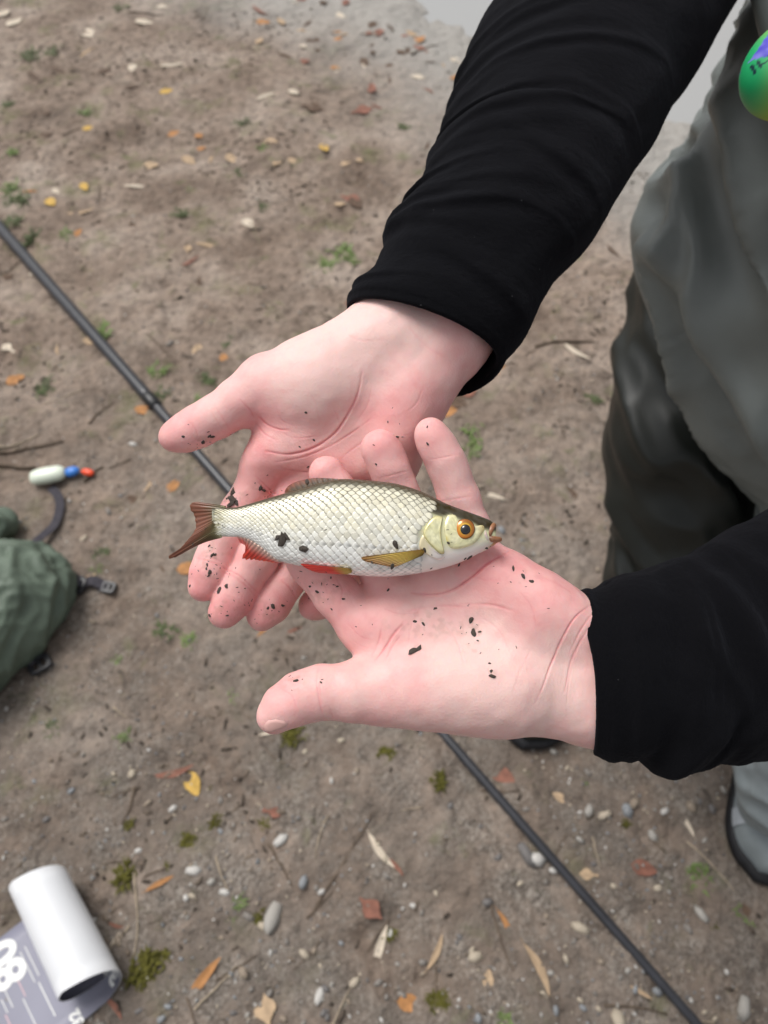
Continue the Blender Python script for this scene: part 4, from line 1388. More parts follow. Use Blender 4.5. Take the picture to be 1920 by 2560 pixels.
def wtube(name, pts, radii, mat, parent, n=24, caps=True):
    P = np.asarray(pts, dtype=float)
    V, Fc = [], []
    T = np.gradient(P, axis=0); T /= np.linalg.norm(T, axis=1, keepdims=True)
    for p, t_, r in zip(P, T, radii):
        s1 = np.cross(t_, (0.12, 0.3, 0.95)); s1 /= np.linalg.norm(s1); s2 = np.cross(s1, t_)
        for i in range(n):
            a = 2 * math.pi * i / n
            V.append(p + s1 * math.cos(a) * r + s2 * math.sin(a) * r)
    m = len(P)
    for k_ in range(m - 1):
        for i in range(n):
            Fc.append((k_ * n + i, k_ * n + (i + 1) % n, (k_ + 1) * n + (i + 1) % n, (k_ + 1) * n + i))
    if caps:
        Fc.append(tuple(range(n))[::-1]); Fc.append(tuple((m - 1) * n + i for i in range(n)))
    return ob(name, mesh_py(name, V, Fc), mat, parent)

# fishing pole: telescopic sections resting on the soil
m_pole = simple('black_carbon', (0.030, 0.031, 0.037), 0.30, 0.5, (400, 0.1, 0.0006), 0.15, 30)
m_ring = simple('pole_ring', (0.010, 0.010, 0.011), 0.35, 0.5, (400, 0.1, 0.0006))
A_ = ground_xy(-160, 392); B_ = ground_xy(1960, 2812)
Lr = np.linalg.norm(B_ - A_); ax_ = (B_ - A_) / Lr
pole = empty('fishing_pole', (A_[0], A_[1], 0.0), label='long black carbon fishing pole lying diagonally across the muddy bank', cat='fishing pole')
secs = [(0.0, 0.43, 0.0172, 0.0145), (0.43, 0.72, 0.0122, 0.0100), (0.72, 1.0, 0.0086, 0.0072)]
def pole_axis(u):
    p = A_ + ax_ * Lr * u
    return np.array([p[0], p[1], 0.0145 - 0.0085 * u])
for u0, u1, r0, r1 in secs:
    us = np.linspace(u0 - (0.02 if u0 else 0), u1, 30)
    wtube('pole_section', [pole_axis(u) for u in us], np.linspace(r0, r1, 30), m_pole, pole)
    wtube('joint_ring', [pole_axis(u) for u in (u1 - 0.010, u1 - 0.008, u1 + 0.004, u1 + 0.005)], [r1 * 1.02, r1 * 1.10, r1 * 1.10, r1 * 0.9], m_ring, pole)

# ---- green bag
m_bag = simple('green_nylon', (0.112, 0.145, 0.110), 0.55, 0.35, (900, 0.3, 0.0006), 0.12, 18)
m_web = simple('dark_webbing', (0.052, 0.048, 0.058), 0.8, 0.25, (800, 0.5, 0.001), 0.2, 60)
m_plastic = simple('black_plastic', (0.018, 0.018, 0.022), 0.38, 0.45, (300, 0.1, 0.0005), 0.1, 50)
bagloc = gpt(20, 1560)
bag = empty('bag', bagloc, label='crumpled olive green nylon bag with dark straps and black plastic buckles', cat='bag')
P0 = c3(40, 1500, gd(40, 1500))
bfld = Field(P0 - np.array([0.42, 0.33, 0.24]), P0 + np.array([0.22, 0.26, 0.24]), 0.0055)
def bch(lst, k=0.03):
    pts = [(x, y, gd(x, y) - rp * gd(x, y) / FPX * 0.62, rp) for x, y, rp in lst]
    bfld.chain(pts, k)
bch([(84, 1452, 88), (20, 1490, 122), (-120, 1600, 150)]); bch([(60, 1500, 100), (-20, 1560, 118), (-140, 1660, 140)]); bch([(20, 1452, 92), (-100, 1470, 110)])
bch([(-4, 1312, 40), (-70, 1340, 60)], 0.012)
bgv, bgq = bfld.mesh()
bgv = relax(bgv, bgq, 3, 0.5)
def wrinkled2(v, q, amp, freq, seed, axis_dir, stretch=3.0, s=0.55):
    nrm = vnormals(v, q)
    d = np.asarray(axis_dir, dtype=float); d /= np.linalg.norm(d)
    along = (v @ d)[:, None] * d
    p = (v - along) * freq + along * freq / stretch
    p = p + s * np.stack([vnoise(p * 0.7, seed + i) for i in range(3)], -1)
    r = (1 - np.abs(vnoise(p, seed + 7))) ** 2.5 * 2 - 1
    r2 = (1 - np.abs(vnoise(p * 2.3 + 4, seed + 8))) ** 2.5 * 2 - 1
    return v + nrm * (amp * (r + 0.4 * r2))[:, None]
bgv = wrinkled2(bgv, bgq, 0.0085, 20, 201, (0.65, 0.7, 0.2), 2.6)
bgv = relax(bgv, bgq, 1, 0.4)
ob('sack', mesh_np('sack', to_world(bgv), bgq), m_bag, bag)
def ribbon(name, pts, width, mat, parent, thick=0.0022, roll=0.0):
    P = smooth_poly(pts, 40); T = np.gradient(P, axis=0); T /= np.linalg.norm(T, axis=1, keepdims=True)
    V, Fc = [], []
    for i, (p, t_) in enumerate(zip(P, T)):
        upv = np.array([math.sin(roll) * 0.7, 0.1, math.cos(roll)])
        s1 = np.cross(t_, upv); s1 /= np.linalg.norm(s1); s2 = np.cross(s1, t_)
        for a, b_ in ((-1, 0), (1, 0), (1, 1), (-1, 1)):
            V.append(p + s1 * a * width / 2 + s2 * b_ * thick)
    for i in range(len(P) - 1):
        for j in range(4):
            Fc.append((i * 4 + j, i * 4 + (j + 1) % 4, (i + 1) * 4 + (j + 1) % 4, (i + 1) * 4 + j))
    Fc.append((3, 2, 1, 0)); m = (len(P) - 1) * 4; Fc.append((m, m + 1, m + 2, m + 3))
    return ob(name, mesh_py(name, V, Fc, False), mat, parent)
ribbon('strap', [gpt(80, 1385, 0.03), gpt(108, 1345, 0.022), gpt(134, 1305, 0.008), gpt(148, 1262, 0.006), gpt(140, 1232, 0.004), gpt(122, 1212, 0.003)], 0.019, m_web, bag)
ribbon('strap', [gpt(120, 1445, 0.05), gpt(178, 1452, 0.03), gpt(206, 1456, 0.012), gpt(232, 1452, 0.010), gpt(262, 1462, 0.006)], 0.022, m_web, bag)
ribbon('strap', [gpt(50, 1630, 0.04), gpt(72, 1648, 0.018), gpt(92, 1660, 0.010)], 0.022, m_web, bag)
def buckle(c, yaw, w_, h_, t_=0.007, name='buckle'):
    """rounded frame with a centre bar"""
    n = 32
    V, Fc = [], []
    ca, sa = math.cos(yaw), math.sin(yaw)
    def sq(a, ww, hh):
        return ww * np.sign(math.cos(a)) * abs(math.cos(a)) ** 0.45, hh * np.sign(math.sin(a)) * abs(math.sin(a)) ** 0.45
    for i in range(n):
        a = 2 * math.pi * i / n
        for (f, z_) in ((1.0, 0.15), (1.0, 0.8), (0.92, 1.0), (0.62, 1.0), (0.55, 0.8), (0.55, 0.15), (0.62, 0), (0.92, 0)):
            x, y = sq(a, w_ / 2 * f if f > .8 else w_ / 2 * f, h_ / 2 * f)
            V.append((c[0] + x * ca - y * sa, c[1] + x * sa + y * ca, c[2] + z_ * t_))
    for i in range(n):
        for j in range(8):
            Fc.append((i * 8 + j, ((i + 1) % n) * 8 + j, ((i + 1) % n) * 8 + (j + 1) % 8, i * 8 + (j + 1) % 8))
    b0 = len(V)
    for z_ in (0.2, 0.85):
        for x, y in ((-w_ * .08, -h_ * .45), (w_ * .08, -h_ * .45), (w_ * .08, h_ * .45), (-w_ * .08, h_ * .45)):
            V.append((c[0] + x * ca - y * sa, c[1] + x * sa + y * ca, c[2] + z_ * t_))
    Fc += [(b0 + 4, b0 + 5, b0 + 6, b0 + 7), (b0 + 3, b0 + 2, b0 + 1, b0)] + [(b0 + k_, b0 + (k_ + 1) % 4, b0 + 4 + (k_ + 1) % 4, b0 + 4 + k_) for k_ in range(4)]
    return ob(name, mesh_py(name, V, Fc, False), m_plastic, bag)
buckle(gpt(102, 1664, 0.004), rad(35), 0.044, 0.034, 0.010)
buckle(gpt(268, 1464, 0.002), rad(-12), 0.030, 0.026, 0.009)
buckle(gpt(194, 1464, 0.004), rad(-12), 0.034, 0.036, 0.012)

# ---- float on the ground
m_fw = simple('float_white', (0.72, 0.78, 0.66), 0.3, 0.5, (200, 0.05, 0.0005), 0.08, 25)
m_fb = simple('float_blue', (0.045, 0.20, 0.62), 0.35, 0.5)
m_fr = simple('float_red', (0.80, 0.075, 0.02), 0.35, 0.5)
m_stem = simple('float_stem', (0.03, 0.03, 0.035), 0.5, 0.3)
pa, pb, pc_, pd = gpt(78, 1200), gpt(166, 1184), gpt(200, 1178), gpt(236, 1188)
fl = empty('fishing_float', pa, label='white and pale green fishing float with blue collar and red tip', cat='fishing float')
def lathe_path(name, p0, p1, prof, lift, mat, squash=0.8):
    p0, p1 = np.array(p0), np.array(p1); t_ = p1 - p0; L = np.linalg.norm(t_); t_ /= L
    s1 = np.cross(t_, (0, 0, 1)); s1 /= np.linalg.norm(s1); s2 = np.cross(s1, t_)
    n = 24; V, Fc = [], []
    for u, r in prof:
        for i in range(n):
            a = 2 * math.pi * i / n
            V.append(p0 + t_ * L * u + np.array([0, 0, lift]) + s1 * r * math.cos(a) + s2 * r * squash * math.sin(a))
    for k_ in range(len(prof) - 1):
        for i in range(n):
            Fc.append((k_ * n + i, k_ * n + (i + 1) % n, (k_ + 1) * n + (i + 1) % n, (k_ + 1) * n + i))
    Fc.append(tuple(range(n))[::-1]); Fc.append(tuple((len(prof) - 1) * n + i for i in range(n)))
    return ob(name, mesh_py(name, V, Fc), mat, fl)
lathe_path('float_body', pa, pb, [(0, .004), (0.02, .012), (.08, .0165), (.2, .019), (.5, .0205), (.8, .019), (.92, .0155), (.98, .010), (1, .004)], 0.017, m_fw)
lathe_path('blue_collar', pb + (pc_ - pb) * -0.02, pc_, [(0, .003), (.05, .010), (.3, .0125), (.7, .0115), (.95, .007), (1, .003)], 0.012, m_fb)
lathe_path('stem', pb, pd, [(0, .003), (1, .003)], 0.011, m_stem)
lathe_path('red_tip', pc_ + (pd - pc_) * 0.18, pd, [(0, .003), (.1, .006), (.4, .0085), (.75, .008), (.95, .005), (1, .002)], 0.011, m_fr)

# ---- measuring mat, curled up at its end
m_mat = simple('mat_grey', (0.225, 0.225, 0.285), 0.42, 0.4, (40, 0.08, 0.002), 0.10, 9)
m_matw = simple('mat_white', (0.70, 0.71, 0.73), 0.42, 0.4, (60, 0.05, 0.001), 0.03, 12)
m_print = simple('print_white', (0.78, 0.78, 0.76), 0.5, 0.3)
m_printr = simple('print_pink', (0.62, 0.42, 0.45), 0.5, 0.3)
g0, g1 = ground_xy(154, 2158, 0.04), ground_xy(302, 2430, 0.04)     # far side of the roll
bdir = (g1 - g0); MW = 0.184; bdir[2] = 0; bdir /= np.linalg.norm(bdir)
adir = np.array([-bdir[1], bdir[0], 0.0])
if adir[0] < 0: adir = -adir
# mat frame: s along adir (towards the roll), w along bdir
RR = 0.0435
org = ground_xy(163, 2160, 0.037); org = np.array([org[0], org[1], 0.0]) - adir * RR + bdir * 0.022       # tangent line where the sheet leaves the ground
zb = max(gz(*(org + bdir * w_ + adir * s_)[:2]) for w_ in (0, .1, .2) for s_ in (-.3, -.1, 0, .04)) + 0.001
prof = [(-0.55, 0.0), (-0.40, 0.0), (-0.25, 0.0), (-0.12, 0.0), (-0.06, 0.0), (-0.02, 0.0)]
for k_ in range(0, 49):
    ph = rad(-90 + k_ * 400 / 48)
    r = RR - 0.0055 * (k_ / 48)
    prof.append((r * math.cos(ph), RR + r * math.sin(ph) ))
prof = np.array(prof)
def mat_pt(s_, w_, z_):
    skew = 0.0
    return org + adir * (s_ + skew) + bdir * w_ + np.array([0, 0, zb + z_])
d_ = np.gradient(prof, axis=0); d_ /= np.linalg.norm(d_, axis=1, keepdims=True)
nrm2 = np.stack([-d_[:, 1], d_[:, 0]], 1)       # inner side (printed face)
def roll_skew(i): return 0.036 * min(1.0, max(0.0, (i - 6) / 26.0)) - 0.010 * max(0.0, (i - 36) / 18.0)
V, Fc, Mi = [], [], []
NW = 9
for i in range(len(prof)):
    for f in (0, 1):
        for j in range(NW):
            w_ = MW * j / (NW - 1)
            tilt = 0.010 * (w_ / MW) * max(0.0, (i - 6) / 48.0)
            p = prof[i] + nrm2[i] * 0.0016 * f
            V.append(mat_pt(p[0] - tilt, w_ - roll_skew(i), p[1]))
for i in range(len(prof) - 1):
    for j in range(NW - 1):
        a = i * 2 * NW + j; b_ = (i + 1) * 2 * NW + j
        Fc.append((a, a + 1, b_ + 1, b_)); Mi.append(1)
        Fc.append((a + NW, b_ + NW, b_ + NW + 1, a + NW + 1)); Mi.append(0)
    for j in (0, NW - 1):
        a = i * 2 * NW + j; b_ = (i + 1) * 2 * NW + j
        Fc.append((a, b_, b_ + NW, a + NW)); Mi.append(1)
e = (len(prof) - 1) * 2 * NW
for j in range(NW - 1):
    Fc.append((e + j, e + j + 1, e + j + 1 + NW, e + j + NW)); Mi.append(1)
    Fc.append((j, j + NW, j + 1 + NW, j + 1)); Mi.append(1)
mme = mesh_py('measuring_mat', V, Fc)
mmat = empty('measuring_mat', mat_pt(-0.2, 0.1, 0), label='grey vinyl measuring mat with white numbers, its white-backed end curled into a roll', cat='measuring mat')
so_ = ob('sheet', mme, [m_mat, m_matw], mmat)
for p, mi in zip(mme.polygons, Mi): p.material_index = mi
def mat_quad(name, s0, s1, w0, w1, mat, z=0.0020):
    V = [mat_pt(s0, w0, z), mat_pt(s1, w0, z), mat_pt(s1, w1, z), mat_pt(s0, w1, z)]
    return ob(name, mesh_py(name, V, [(0, 1, 2, 3)], False), mat, mmat)
def mat_px(px, py):
    p = ground_xy(px, py, zb + 0.002) - org
    return float(p @ adir), float(p @ bdir)
# ticks: one each centimetre along the strip, longer at the tens
def tick_line(p0, p1, th, mat=None):
    (s0, w0), (s1, w1) = mat_px(*p0), mat_px(*p1)
    s_ = (s0 + s1) / 2
    mat_quad('printed_tick', s_ - th / 2, s_ + th / 2, min(w0, w1), max(w0, w1), mat or m_print)
for p0, p1, th in [((55, 2371), (104, 2433), .0012), ((42, 2386), (95, 2449), .0012), ((88, 2463), (147, 2533), .0016), ((50, 2503), (100, 2563), .0013),
                   ((0, 2468), (38, 2513), .0012), ((0, 2502), (22, 2529), .0012), ((173, 2482), (183, 2493), .001)]:
    tick_line(p0, p1, th)
tick_line((32, 2442), (70, 2485), .0016, m_printr)
tick_line((10, 2540), (30, 2562), .0016, m_printr)
def numeral(txt, size, s_, w_, mat, fat=0.0, curl=None):
    cu = bpy.data.curves.new('numeral', 'FONT')
    cu.body = txt; cu.size = size; cu.offset = fat; cu.align_x = 'CENTER'; cu.align_y = 'CENTER'
    to = bpy.data.objects.new('printed_numeral', cu)
    me = bpy.data.meshes.new_from_object(to)
    bpy.data.objects.remove(to)
    for v in me.vertices:
        x, y = v.co.x, v.co.y            # reading direction runs back across the strip, tops point away from the roll
        if curl is None:
            v.co = mat_pt(s_ - y, w_ - x, 0.0021)
        else:
            arc = s_ - y                 # length past the tangent line, wrapped round the inside of the roll
            ph = -math.pi / 2 + arc / (RR - 0.002)
            r = RR - 0.0024 - 0.0045 * ((ph + math.pi / 2) / rad(400))
            v.co = mat_pt(r * math.cos(ph) - 0.0012, w_ - x - roll_skew(6 + (ph + math.pi / 2) / rad(400) * 48), RR + r * math.sin(ph))
    for p in me.polygons: p.use_smooth = False
    me.materials.clear()
    return ob('printed_numeral', me, mat, mmat)
s_, w_ = mat_px(16, 2408)
numeral('80', 0.068, s_, w_, m_print, 0.0024)
s_, w_ = mat_px(192, 2545)
numeral('32', 0.022, s_, w_, m_print, 0.0010)
numeral('35', 0.036, 0.030, MW - 0.022, m_print, 0.0016, curl=True)

# ---- egg-shaped rainbow fob hanging from the chest
m_egg, t, b = new_mat('rainbow_print')
n, l = t.nodes, t.links
tc = n.new('ShaderNodeTexCoord')
a = n.new('ShaderNodeAttribute'); a.attribute_name = 'col'
l.new(a.outputs['Color'], b.inputs['Base Color'])
b.inputs['Roughness'].default_value = 0.42
EG = 452.0
egc = c3(1970, 172, EG)
q_ = EG / 1000 / FPX
nu, nv_ = 96, 128
V, Cc, Fc = [], [], []
for i in range(nu + 1):
    th = math.pi * i / nu
    for j in range(nv_):
        ph = 2 * math.pi * j / nv_
        ry = 118 * q_ * math.cos(th); rr = 108 * q_ * math.sin(th) * (1 - 0.14 * math.cos(th))
        p = np.array([rr * math.cos(ph), ry, rr * math.sin(ph)])
        ca, sa = math.cos(rad(-14)), math.sin(rad(-14))
        p = np.array([p[0] * ca - p[1] * sa, p[0] * sa + p[1] * ca, p[2]])
        V.append(egc + p)
        u, v = p[0] / q_, -p[1] / q_           # print coordinates on the front
        g = smoothstep(-105, 10, u + 0.0 * v)
        c_ = lerp((0.02, 0.40, 0.14), (0.62, 0.66, 0.03), g)
        # parrot-blue swoosh with a red lower margin
        dist = (u + 48) * .838 + (v + 70) * .545; al = (u + 48) * -.545 + (v + 70) * .838
        front = p[2] > -0.01
        if -15 < dist < 13 and -70 < al < 90: c_ = np.array([0.07, 0.06, 0.50]) + 0.16 * np.array([1, 1, 1.2]) * max(0, nz(u, v, 9, 4))
        if 13 <= dist < 20 and -70 < al < 72: c_ = np.array([0.75, 0.06, 0.02])
        if abs(math.hypot(u + 92, v - 14) - 9) < 1.8 and v > 8 or (abs(u + 107 - (v - 15) * 0.2) < 1.8 and 12 < v < 38) or (abs(u + 99 - (v - 15) * .2) < 1.6 and 12 < v < 30): c_ = np.array([0.01, 0.03, 0.05])
        Cc.append(c_)
for i in range(nu):
    for j in range(nv_):
        Fc.append((i * nv_ + j, (i + 1) * nv_ + j, (i + 1) * nv_ + (j + 1) % nv_, i * nv_ + (j + 1) % nv_))
fob = empty('egg_fob', to_world(egc), label='egg-shaped green and yellow fob with blue and red print hanging before the waders', cat='key fob')
eme = mesh_py('egg', to_world(np.array(V)), Fc); vcol(eme, np.array(Cc))
ob('egg', eme, m_egg, fob)
topw = to_world(egc + np.array([0.02, 116 * q_, 0]) * 0.95)
wtube('cord', [topw, topw + np.array([0.02, 0.02, 0.05]), topw + np.array([0.06, 0.10, 0.14]), np.array([0.40, 0.60, 1.33])], [0.0018] * 4, m_stem, fob, 10)
# ------------------------------------------------------------------ leaves, stones, moss, grass, crumbs
def leaf_mesh(kind, seed):
    r = random.Random(seed)
    nl, nw = 9, 4
    V, Fc = [], []
    curl = r.uniform(-0.25, 0.45); bend = r.uniform(-0.25, 0.25); fold = r.uniform(0.0, 0.22) if kind == 'round' else r.uniform(0.1, 0.45); tw = r.uniform(-.4, .4)
    for i in range(nl + 1):
        u = i / nl
        if kind == 'willow': w_ = 0.085 * math.sin(math.pi * min(1, u * 0.97 + 0.015)) ** 0.8
        elif kind == 'ovate': w_ = 0.30 * math.sin(math.pi * min(1, u ** 0.8 * 0.97 + 0.015)) ** 0.75
        elif kind == 'broken': w_ = 0.34 * (0.6 + 0.4 * math.sin(u * 7 + seed)) * math.sin(math.pi * min(1, u * 0.9 + 0.06)) ** 0.5
        else: w_ = 0.33 * math.sin(math.pi * min(1, u ** 0.8 * 0.95 + 0.025)) ** 0.6 * (1 + 0.12 * math.sin(u * 9 + seed))
        w_ *= 1 + 0.08 * r.uniform(-1, 1)
        x = u - 0.5
        yb = bend * (u - 0.5) ** 2 * (1.5 if kind == 'willow' else .5)
        zb_ = curl * 0.25 * (u - 0.4) ** 2
        for j in range(nw + 1):
            v = j / nw * 2 - 1
            z = zb_ + fold * abs(v) * w_ * 0.6 + tw * 0.15 * v * w_ * (u - .5) + r.uniform(-.012, .012) * (1 if kind != 'willow' else .3)
            V.append((x, yb + v * w_, z))
    for i in range(nl):
        for j in range(nw):
            a = i * (nw + 1) + j
            Fc.append((a, a + nw + 1, a + nw + 2, a + 1))
    b0 = len(V)                                   # stalk
    for k_, (x, rr) in enumerate(((-0.5, .012), (-0.5 - (0.12 if kind != 'broken' else .02), .008))):
        for a in range(3):
            V.append((x, V[2][1] + rr * math.cos(a * 2.1), V[2][2] + rr * math.sin(a * 2.1)))
    for a in range(3): Fc.append((b0 + a, b0 + (a + 1) % 3, b0 + 3 + (a + 1) % 3, b0 + 3 + a))
    zmin = min(v[2] for v in V)
    V = [(x, y, z - zmin) for x, y, z in V]
    return mesh_py('fallen_leaf', V, Fc)
leaf_cols = {
    'orange': (0.40, 0.19, 0.070), 'yellow': (0.52, 0.33, 0.08), 'tan': (0.42, 0.30, 0.19), 'red': (0.22, 0.095, 0.065), 'pale': (0.56, 0.48, 0.38), 'brown': (0.105, 0.065, 0.042)}
leaf_mats = {k_: simple('leaf_' + k_, c_, 0.6, 0.3, (60, 0.3, 0.01), 0.28, 3.0) for k_, c_ in leaf_cols.items()}
leaf_meshes = {}
def get_leaf(kind, col, var):
    key = (kind, col, var)
    if key not in leaf_meshes:
        me = leaf_mesh(kind, hash_int(kind) + var * 13)
        me.materials.append(leaf_mats[col])
        leaf_meshes[key] = me
    return leaf_meshes[key]
def hash_int(s_): return sum(ord(ch) * (i + 3) for i, ch in enumerate(s_))
kind_word = {'willow': 'narrow', 'ovate': 'oval', 'broken': 'broken', 'round': 'broad'}
LMK = [('beside the green bag', gpt(120, 1500), .22), ('beside the curled measuring mat', gpt(230, 2380), .16), ('near the white fishing float', gpt(150, 1190), .22), ('beside the grey boot', gpt(1800, 2150), .16), ('near the wet, shade-darkened boot', gpt(1450, 1500), .25),
       ('beside the long flat grey stone', gpt(680, 2289), .10), ('beside the bright yellow leaf', gpt(476, 1953), .10), ('near the largest dark red leaf', gpt(926, 2270), .09), ('beside the white pebble by the pole', gpt(1340, 2149), .09), ('near the broken tan leaf', gpt(660, 2515), .10), ('by the orange willow leaf', gpt(503, 2452), .10)]
def where_words(p):
    best = None
    for wd_, q_, rr_ in LMK:
        d_ = math.hypot(p[0] - q_[0], p[1] - q_[1]) / rr_
        if d_ < 1 and (best is None or d_ < best[0]): best = (d_, wd_)
    if best: return best[1]
    s_ = float(shore(p[0], p[1]))
    if s_ > -0.35: return "at the water's edge"
    # distance from the pole, and which side of it
    v_ = np.array(p[:2]) - A_[:2]; n_ = np.array([-ax_[1], ax_[0]]); sd_ = float(v_ @ n_)
    al_ = float(v_ @ ax_[:2]) / Lr
    seg = 'thick end' if al_ < 0.36 else ('middle' if al_ < 0.66 else 'thin end')
    if abs(sd_) < 0.10: return 'right beside the %s of the pole' % seg
    side = 'water' if sd_ > 0 else 'bag'
    if abs(sd_) < 0.35: return 'a step off the pole\'s %s, %s side' % (seg, side)
    if s_ > -0.9: return 'on the bare mud short of the water'
    return 'far off the pole\'s %s, %s side' % (seg, side)
def put_leaf(px, py, kind, col, len_px, ang, special=None):
    p = gpt(px, py, 0.0)
    L = len_px * gd(px, py) / 1000 / FPX
    o = ob('fallen_leaf', get_leaf(kind, col, random.randrange(4)))
    o.location = (p[0], p[1], p[2] + 0.001)
    o.scale = (L, L, L)
    o.rotation_euler = (random.uniform(-.12, .12), random.uniform(-.12, .12), -rad(ang))
    lab = special or '%s %s fallen leaf %s' % ({'pale': 'bleached pale', 'tan': 'dry tan', 'red': 'reddish brown', 'brown': 'dark rotting'}.get(col, col), kind_word[kind], where_words(p))
    tag(o, lab, 'leaf', 'fallen leaves on the bank')
# leaves one can point to in the photograph: x, y, kind, colour, length, angle clockwise
for a in [(476, 1953, 'ovate', 'yellow', 66, 60), (430, 1930, 'willow', 'red', 105, -14), (680, 2030, 'broken', 'red', 50, 10), (926, 2270, 'broken', 'red', 74, 40), (948, 2128, 'willow', 'pale', 105, 52),
          (985, 2160, 'willow', 'red', 70, 40), (503, 2452, 'willow', 'orange', 135, -52), (660, 2515, 'broken', 'tan', 85, 70), (948, 2371, 'willow', 'pale', 115, -72), (1092, 2381, 'willow', 'tan', 90, -62),
          (398, 2208, 'willow', 'orange', 75, -30), (1027, 2507, 'ovate', 'orange', 66, 4), (1347, 2418, 'willow', 'tan', 125, 64), (1609, 2171, 'ovate', 'red', 64, 15), (1268, 2310, 'willow', 'orange', 80, 65),
          (359, 1028, 'ovate', 'orange', 46, 20), (40, 952, 'round', 'orange', 46, -40), (1172, 948, 'round', 'tan', 72, -10), (1245, 928, 'ovate', 'orange', 60, 15), (1160, 985, 'broken', 'red', 70, -20), (1120, 1030, 'ovate', 'orange', 55, -20), (1140, 1010, 'broken', 'brown', 60, 20),
          (127, 506, 'ovate', 'yellow', 44, 50), (211, 467, 'ovate', 'yellow', 36, 55), (374, 407, 'round', 'tan', 40, 0), (470, 392, 'ovate', 'tan', 44, 40), (811, 374, 'ovate', 'yellow', 36, 55), (856, 403, 'round', 'tan', 42, 0), (621, 561, 'ovate', 'pale', 44, 50),
          (874, 494, 'broken', 'red', 60, 30), (890, 505, 'ovate', 'brown', 50, 60), (850, 508, 'ovate', 'tan', 30, 0), (220, 319, 'ovate', 'yellow', 30, 0), (416, 232, 'ovate', 'yellow', 34, -30), (332, 175, 'ovate', 'pale', 36, 80), (217, 78, 'ovate', 'pale', 56, 55), (36, 57, 'ovate', 'pale', 50, -65),
          (9, 36, 'ovate', 'pale', 44, -70), (359, 54, 'ovate', 'pale', 44, 0), (657, 51, 'round', 'orange', 34, 0), (732, 400, 'ovate', 'tan', 30, 30), (343, 465, 'willow', 'pale', 70, 0), (470, 660, 'willow', 'red', 70, -35), (500, 340, 'ovate', 'orange', 30, -30), (497, 367, 'ovate', 'orange', 34, -20),
          (430, 330, 'ovate', 'orange', 36, -30), (580, 390, 'ovate', 'tan', 46, 45), (195, 585, 'ovate', 'orange', 30, -60), (75, 475, 'willow', 'orange', 50, -10), (1772, 240, 'ovate', 'yellow', 36, 20), (660, 245, 'willow', 'pale', 60, -30), (735, 240, 'ovate', 'pale', 36, 40), (905, 280, 'broken', 'red', 60, -20),
          (780, 275, 'broken', 'brown', 60, 10), (1435, 880, 'willow', 'pale', 90, 50), (433, 1210, 'ovate', 'orange', 44, -55), (470, 1415, 'ovate', 'orange', 60, -10), (660, 1560, 'willow', 'orange', 60, -50), (730, 1570, 'willow', 'red', 50, -30), (560, 900, 'ovate', 'orange', 34, 80), (1255, 1935, 'ovate', 'red', 70, 30),
          (1560, 1020, 'willow', 'orange', 50, 10), (1600, 2480, 'willow', 'tan', 60, 30), (20, 2555, 'ovate', 'pale', 60, 30), (287, 2515, 'willow', 'red', 74, 40)]:
    put_leaf(*a)
rl = random.Random(5)
for i in range(115):
    px, py = rl.uniform(-150, 2050), rl.choice((rl.uniform(-40, 900), rl.uniform(-40, 1500), rl.uniform(-40, 2600)))
    g = ground_xy(px, py)
    if shore(g[0], g[1]) > 0.0: continue
    kind = rl.choice(['willow', 'willow', 'ovate', 'broken', 'ovate'])
    col = rl.choice(['tan', 'pale', 'brown', 'red', 'tan', 'tan', 'brown', 'brown'])
    put_leaf(px, py, kind, col, rl.uniform(22, 48) * (1.5 if kind == 'willow' else 1), rl.uniform(0, 360))
# dark litter washed up along the water line
for i in range(60):
    px = rl.uniform(700, 1300); py = 60 + (px - 760) * 0.36 + rl.gauss(0, 55)
    g = ground_xy(px, py)
    if shore(g[0], g[1]) > 0.05 or py < -30: continue
    put_leaf(px, py, rl.choice(['broken', 'ovate', 'willow']), rl.choice(['brown', 'brown', 'red', 'tan', 'pale', 'orange']), rl.uniform(24, 46), rl.uniform(0, 360))

# stones
def stone_geo(r, seed, elong=1.0, sub=2):
    bm_v = []
    import bmesh
    bm = bmesh.new()
    bmesh.ops.create_icosphere(bm, subdivisions=sub, radius=1.0)
    P = np.array([v.co[:] for v in bm.verts])
    F_ = [tuple(v.index for v in f.verts) for f in bm.faces]
    bm.free()
    d = 1 + 0.22 * vnoise(P * 1.3 + seed * 7.1, seed) + 0.10 * vnoise(P * 3.1 + seed, seed + 2)
    P = P * d[:, None] * np.array([1.0 * elong, 0.75, 0.5])
    return P * r, F_
stone_cols = [(0.34, 0.32, 0.29), (0.22, 0.20, 0.18), (0.42, 0.36, 0.28), (0.155, 0.145, 0.14), (0.50, 0.48, 0.45), (0.27, 0.22, 0.17), (0.24, 0.25, 0.26)]
stone_words = ['mid grey', 'dull brown grey', 'sandy', 'dark grey', 'whitish', 'brown', 'blue grey']
stone_mats = [simple('stone', c_, 0.7, 0.3, (250, 0.3, 0.002), 0.22, 90) for c_ in stone_cols]
stone_me = {}
for k_ in range(len(stone_cols)):
    for v_ in range(4):
        P_, F_ = stone_geo(1.0, k_ * 5 + v_, 1.0 + 0.15 * v_, 1)
        me = mesh_py('pebble', P_, F_); me.materials.append(stone_mats[k_]); stone_me[(k_, v_)] = me
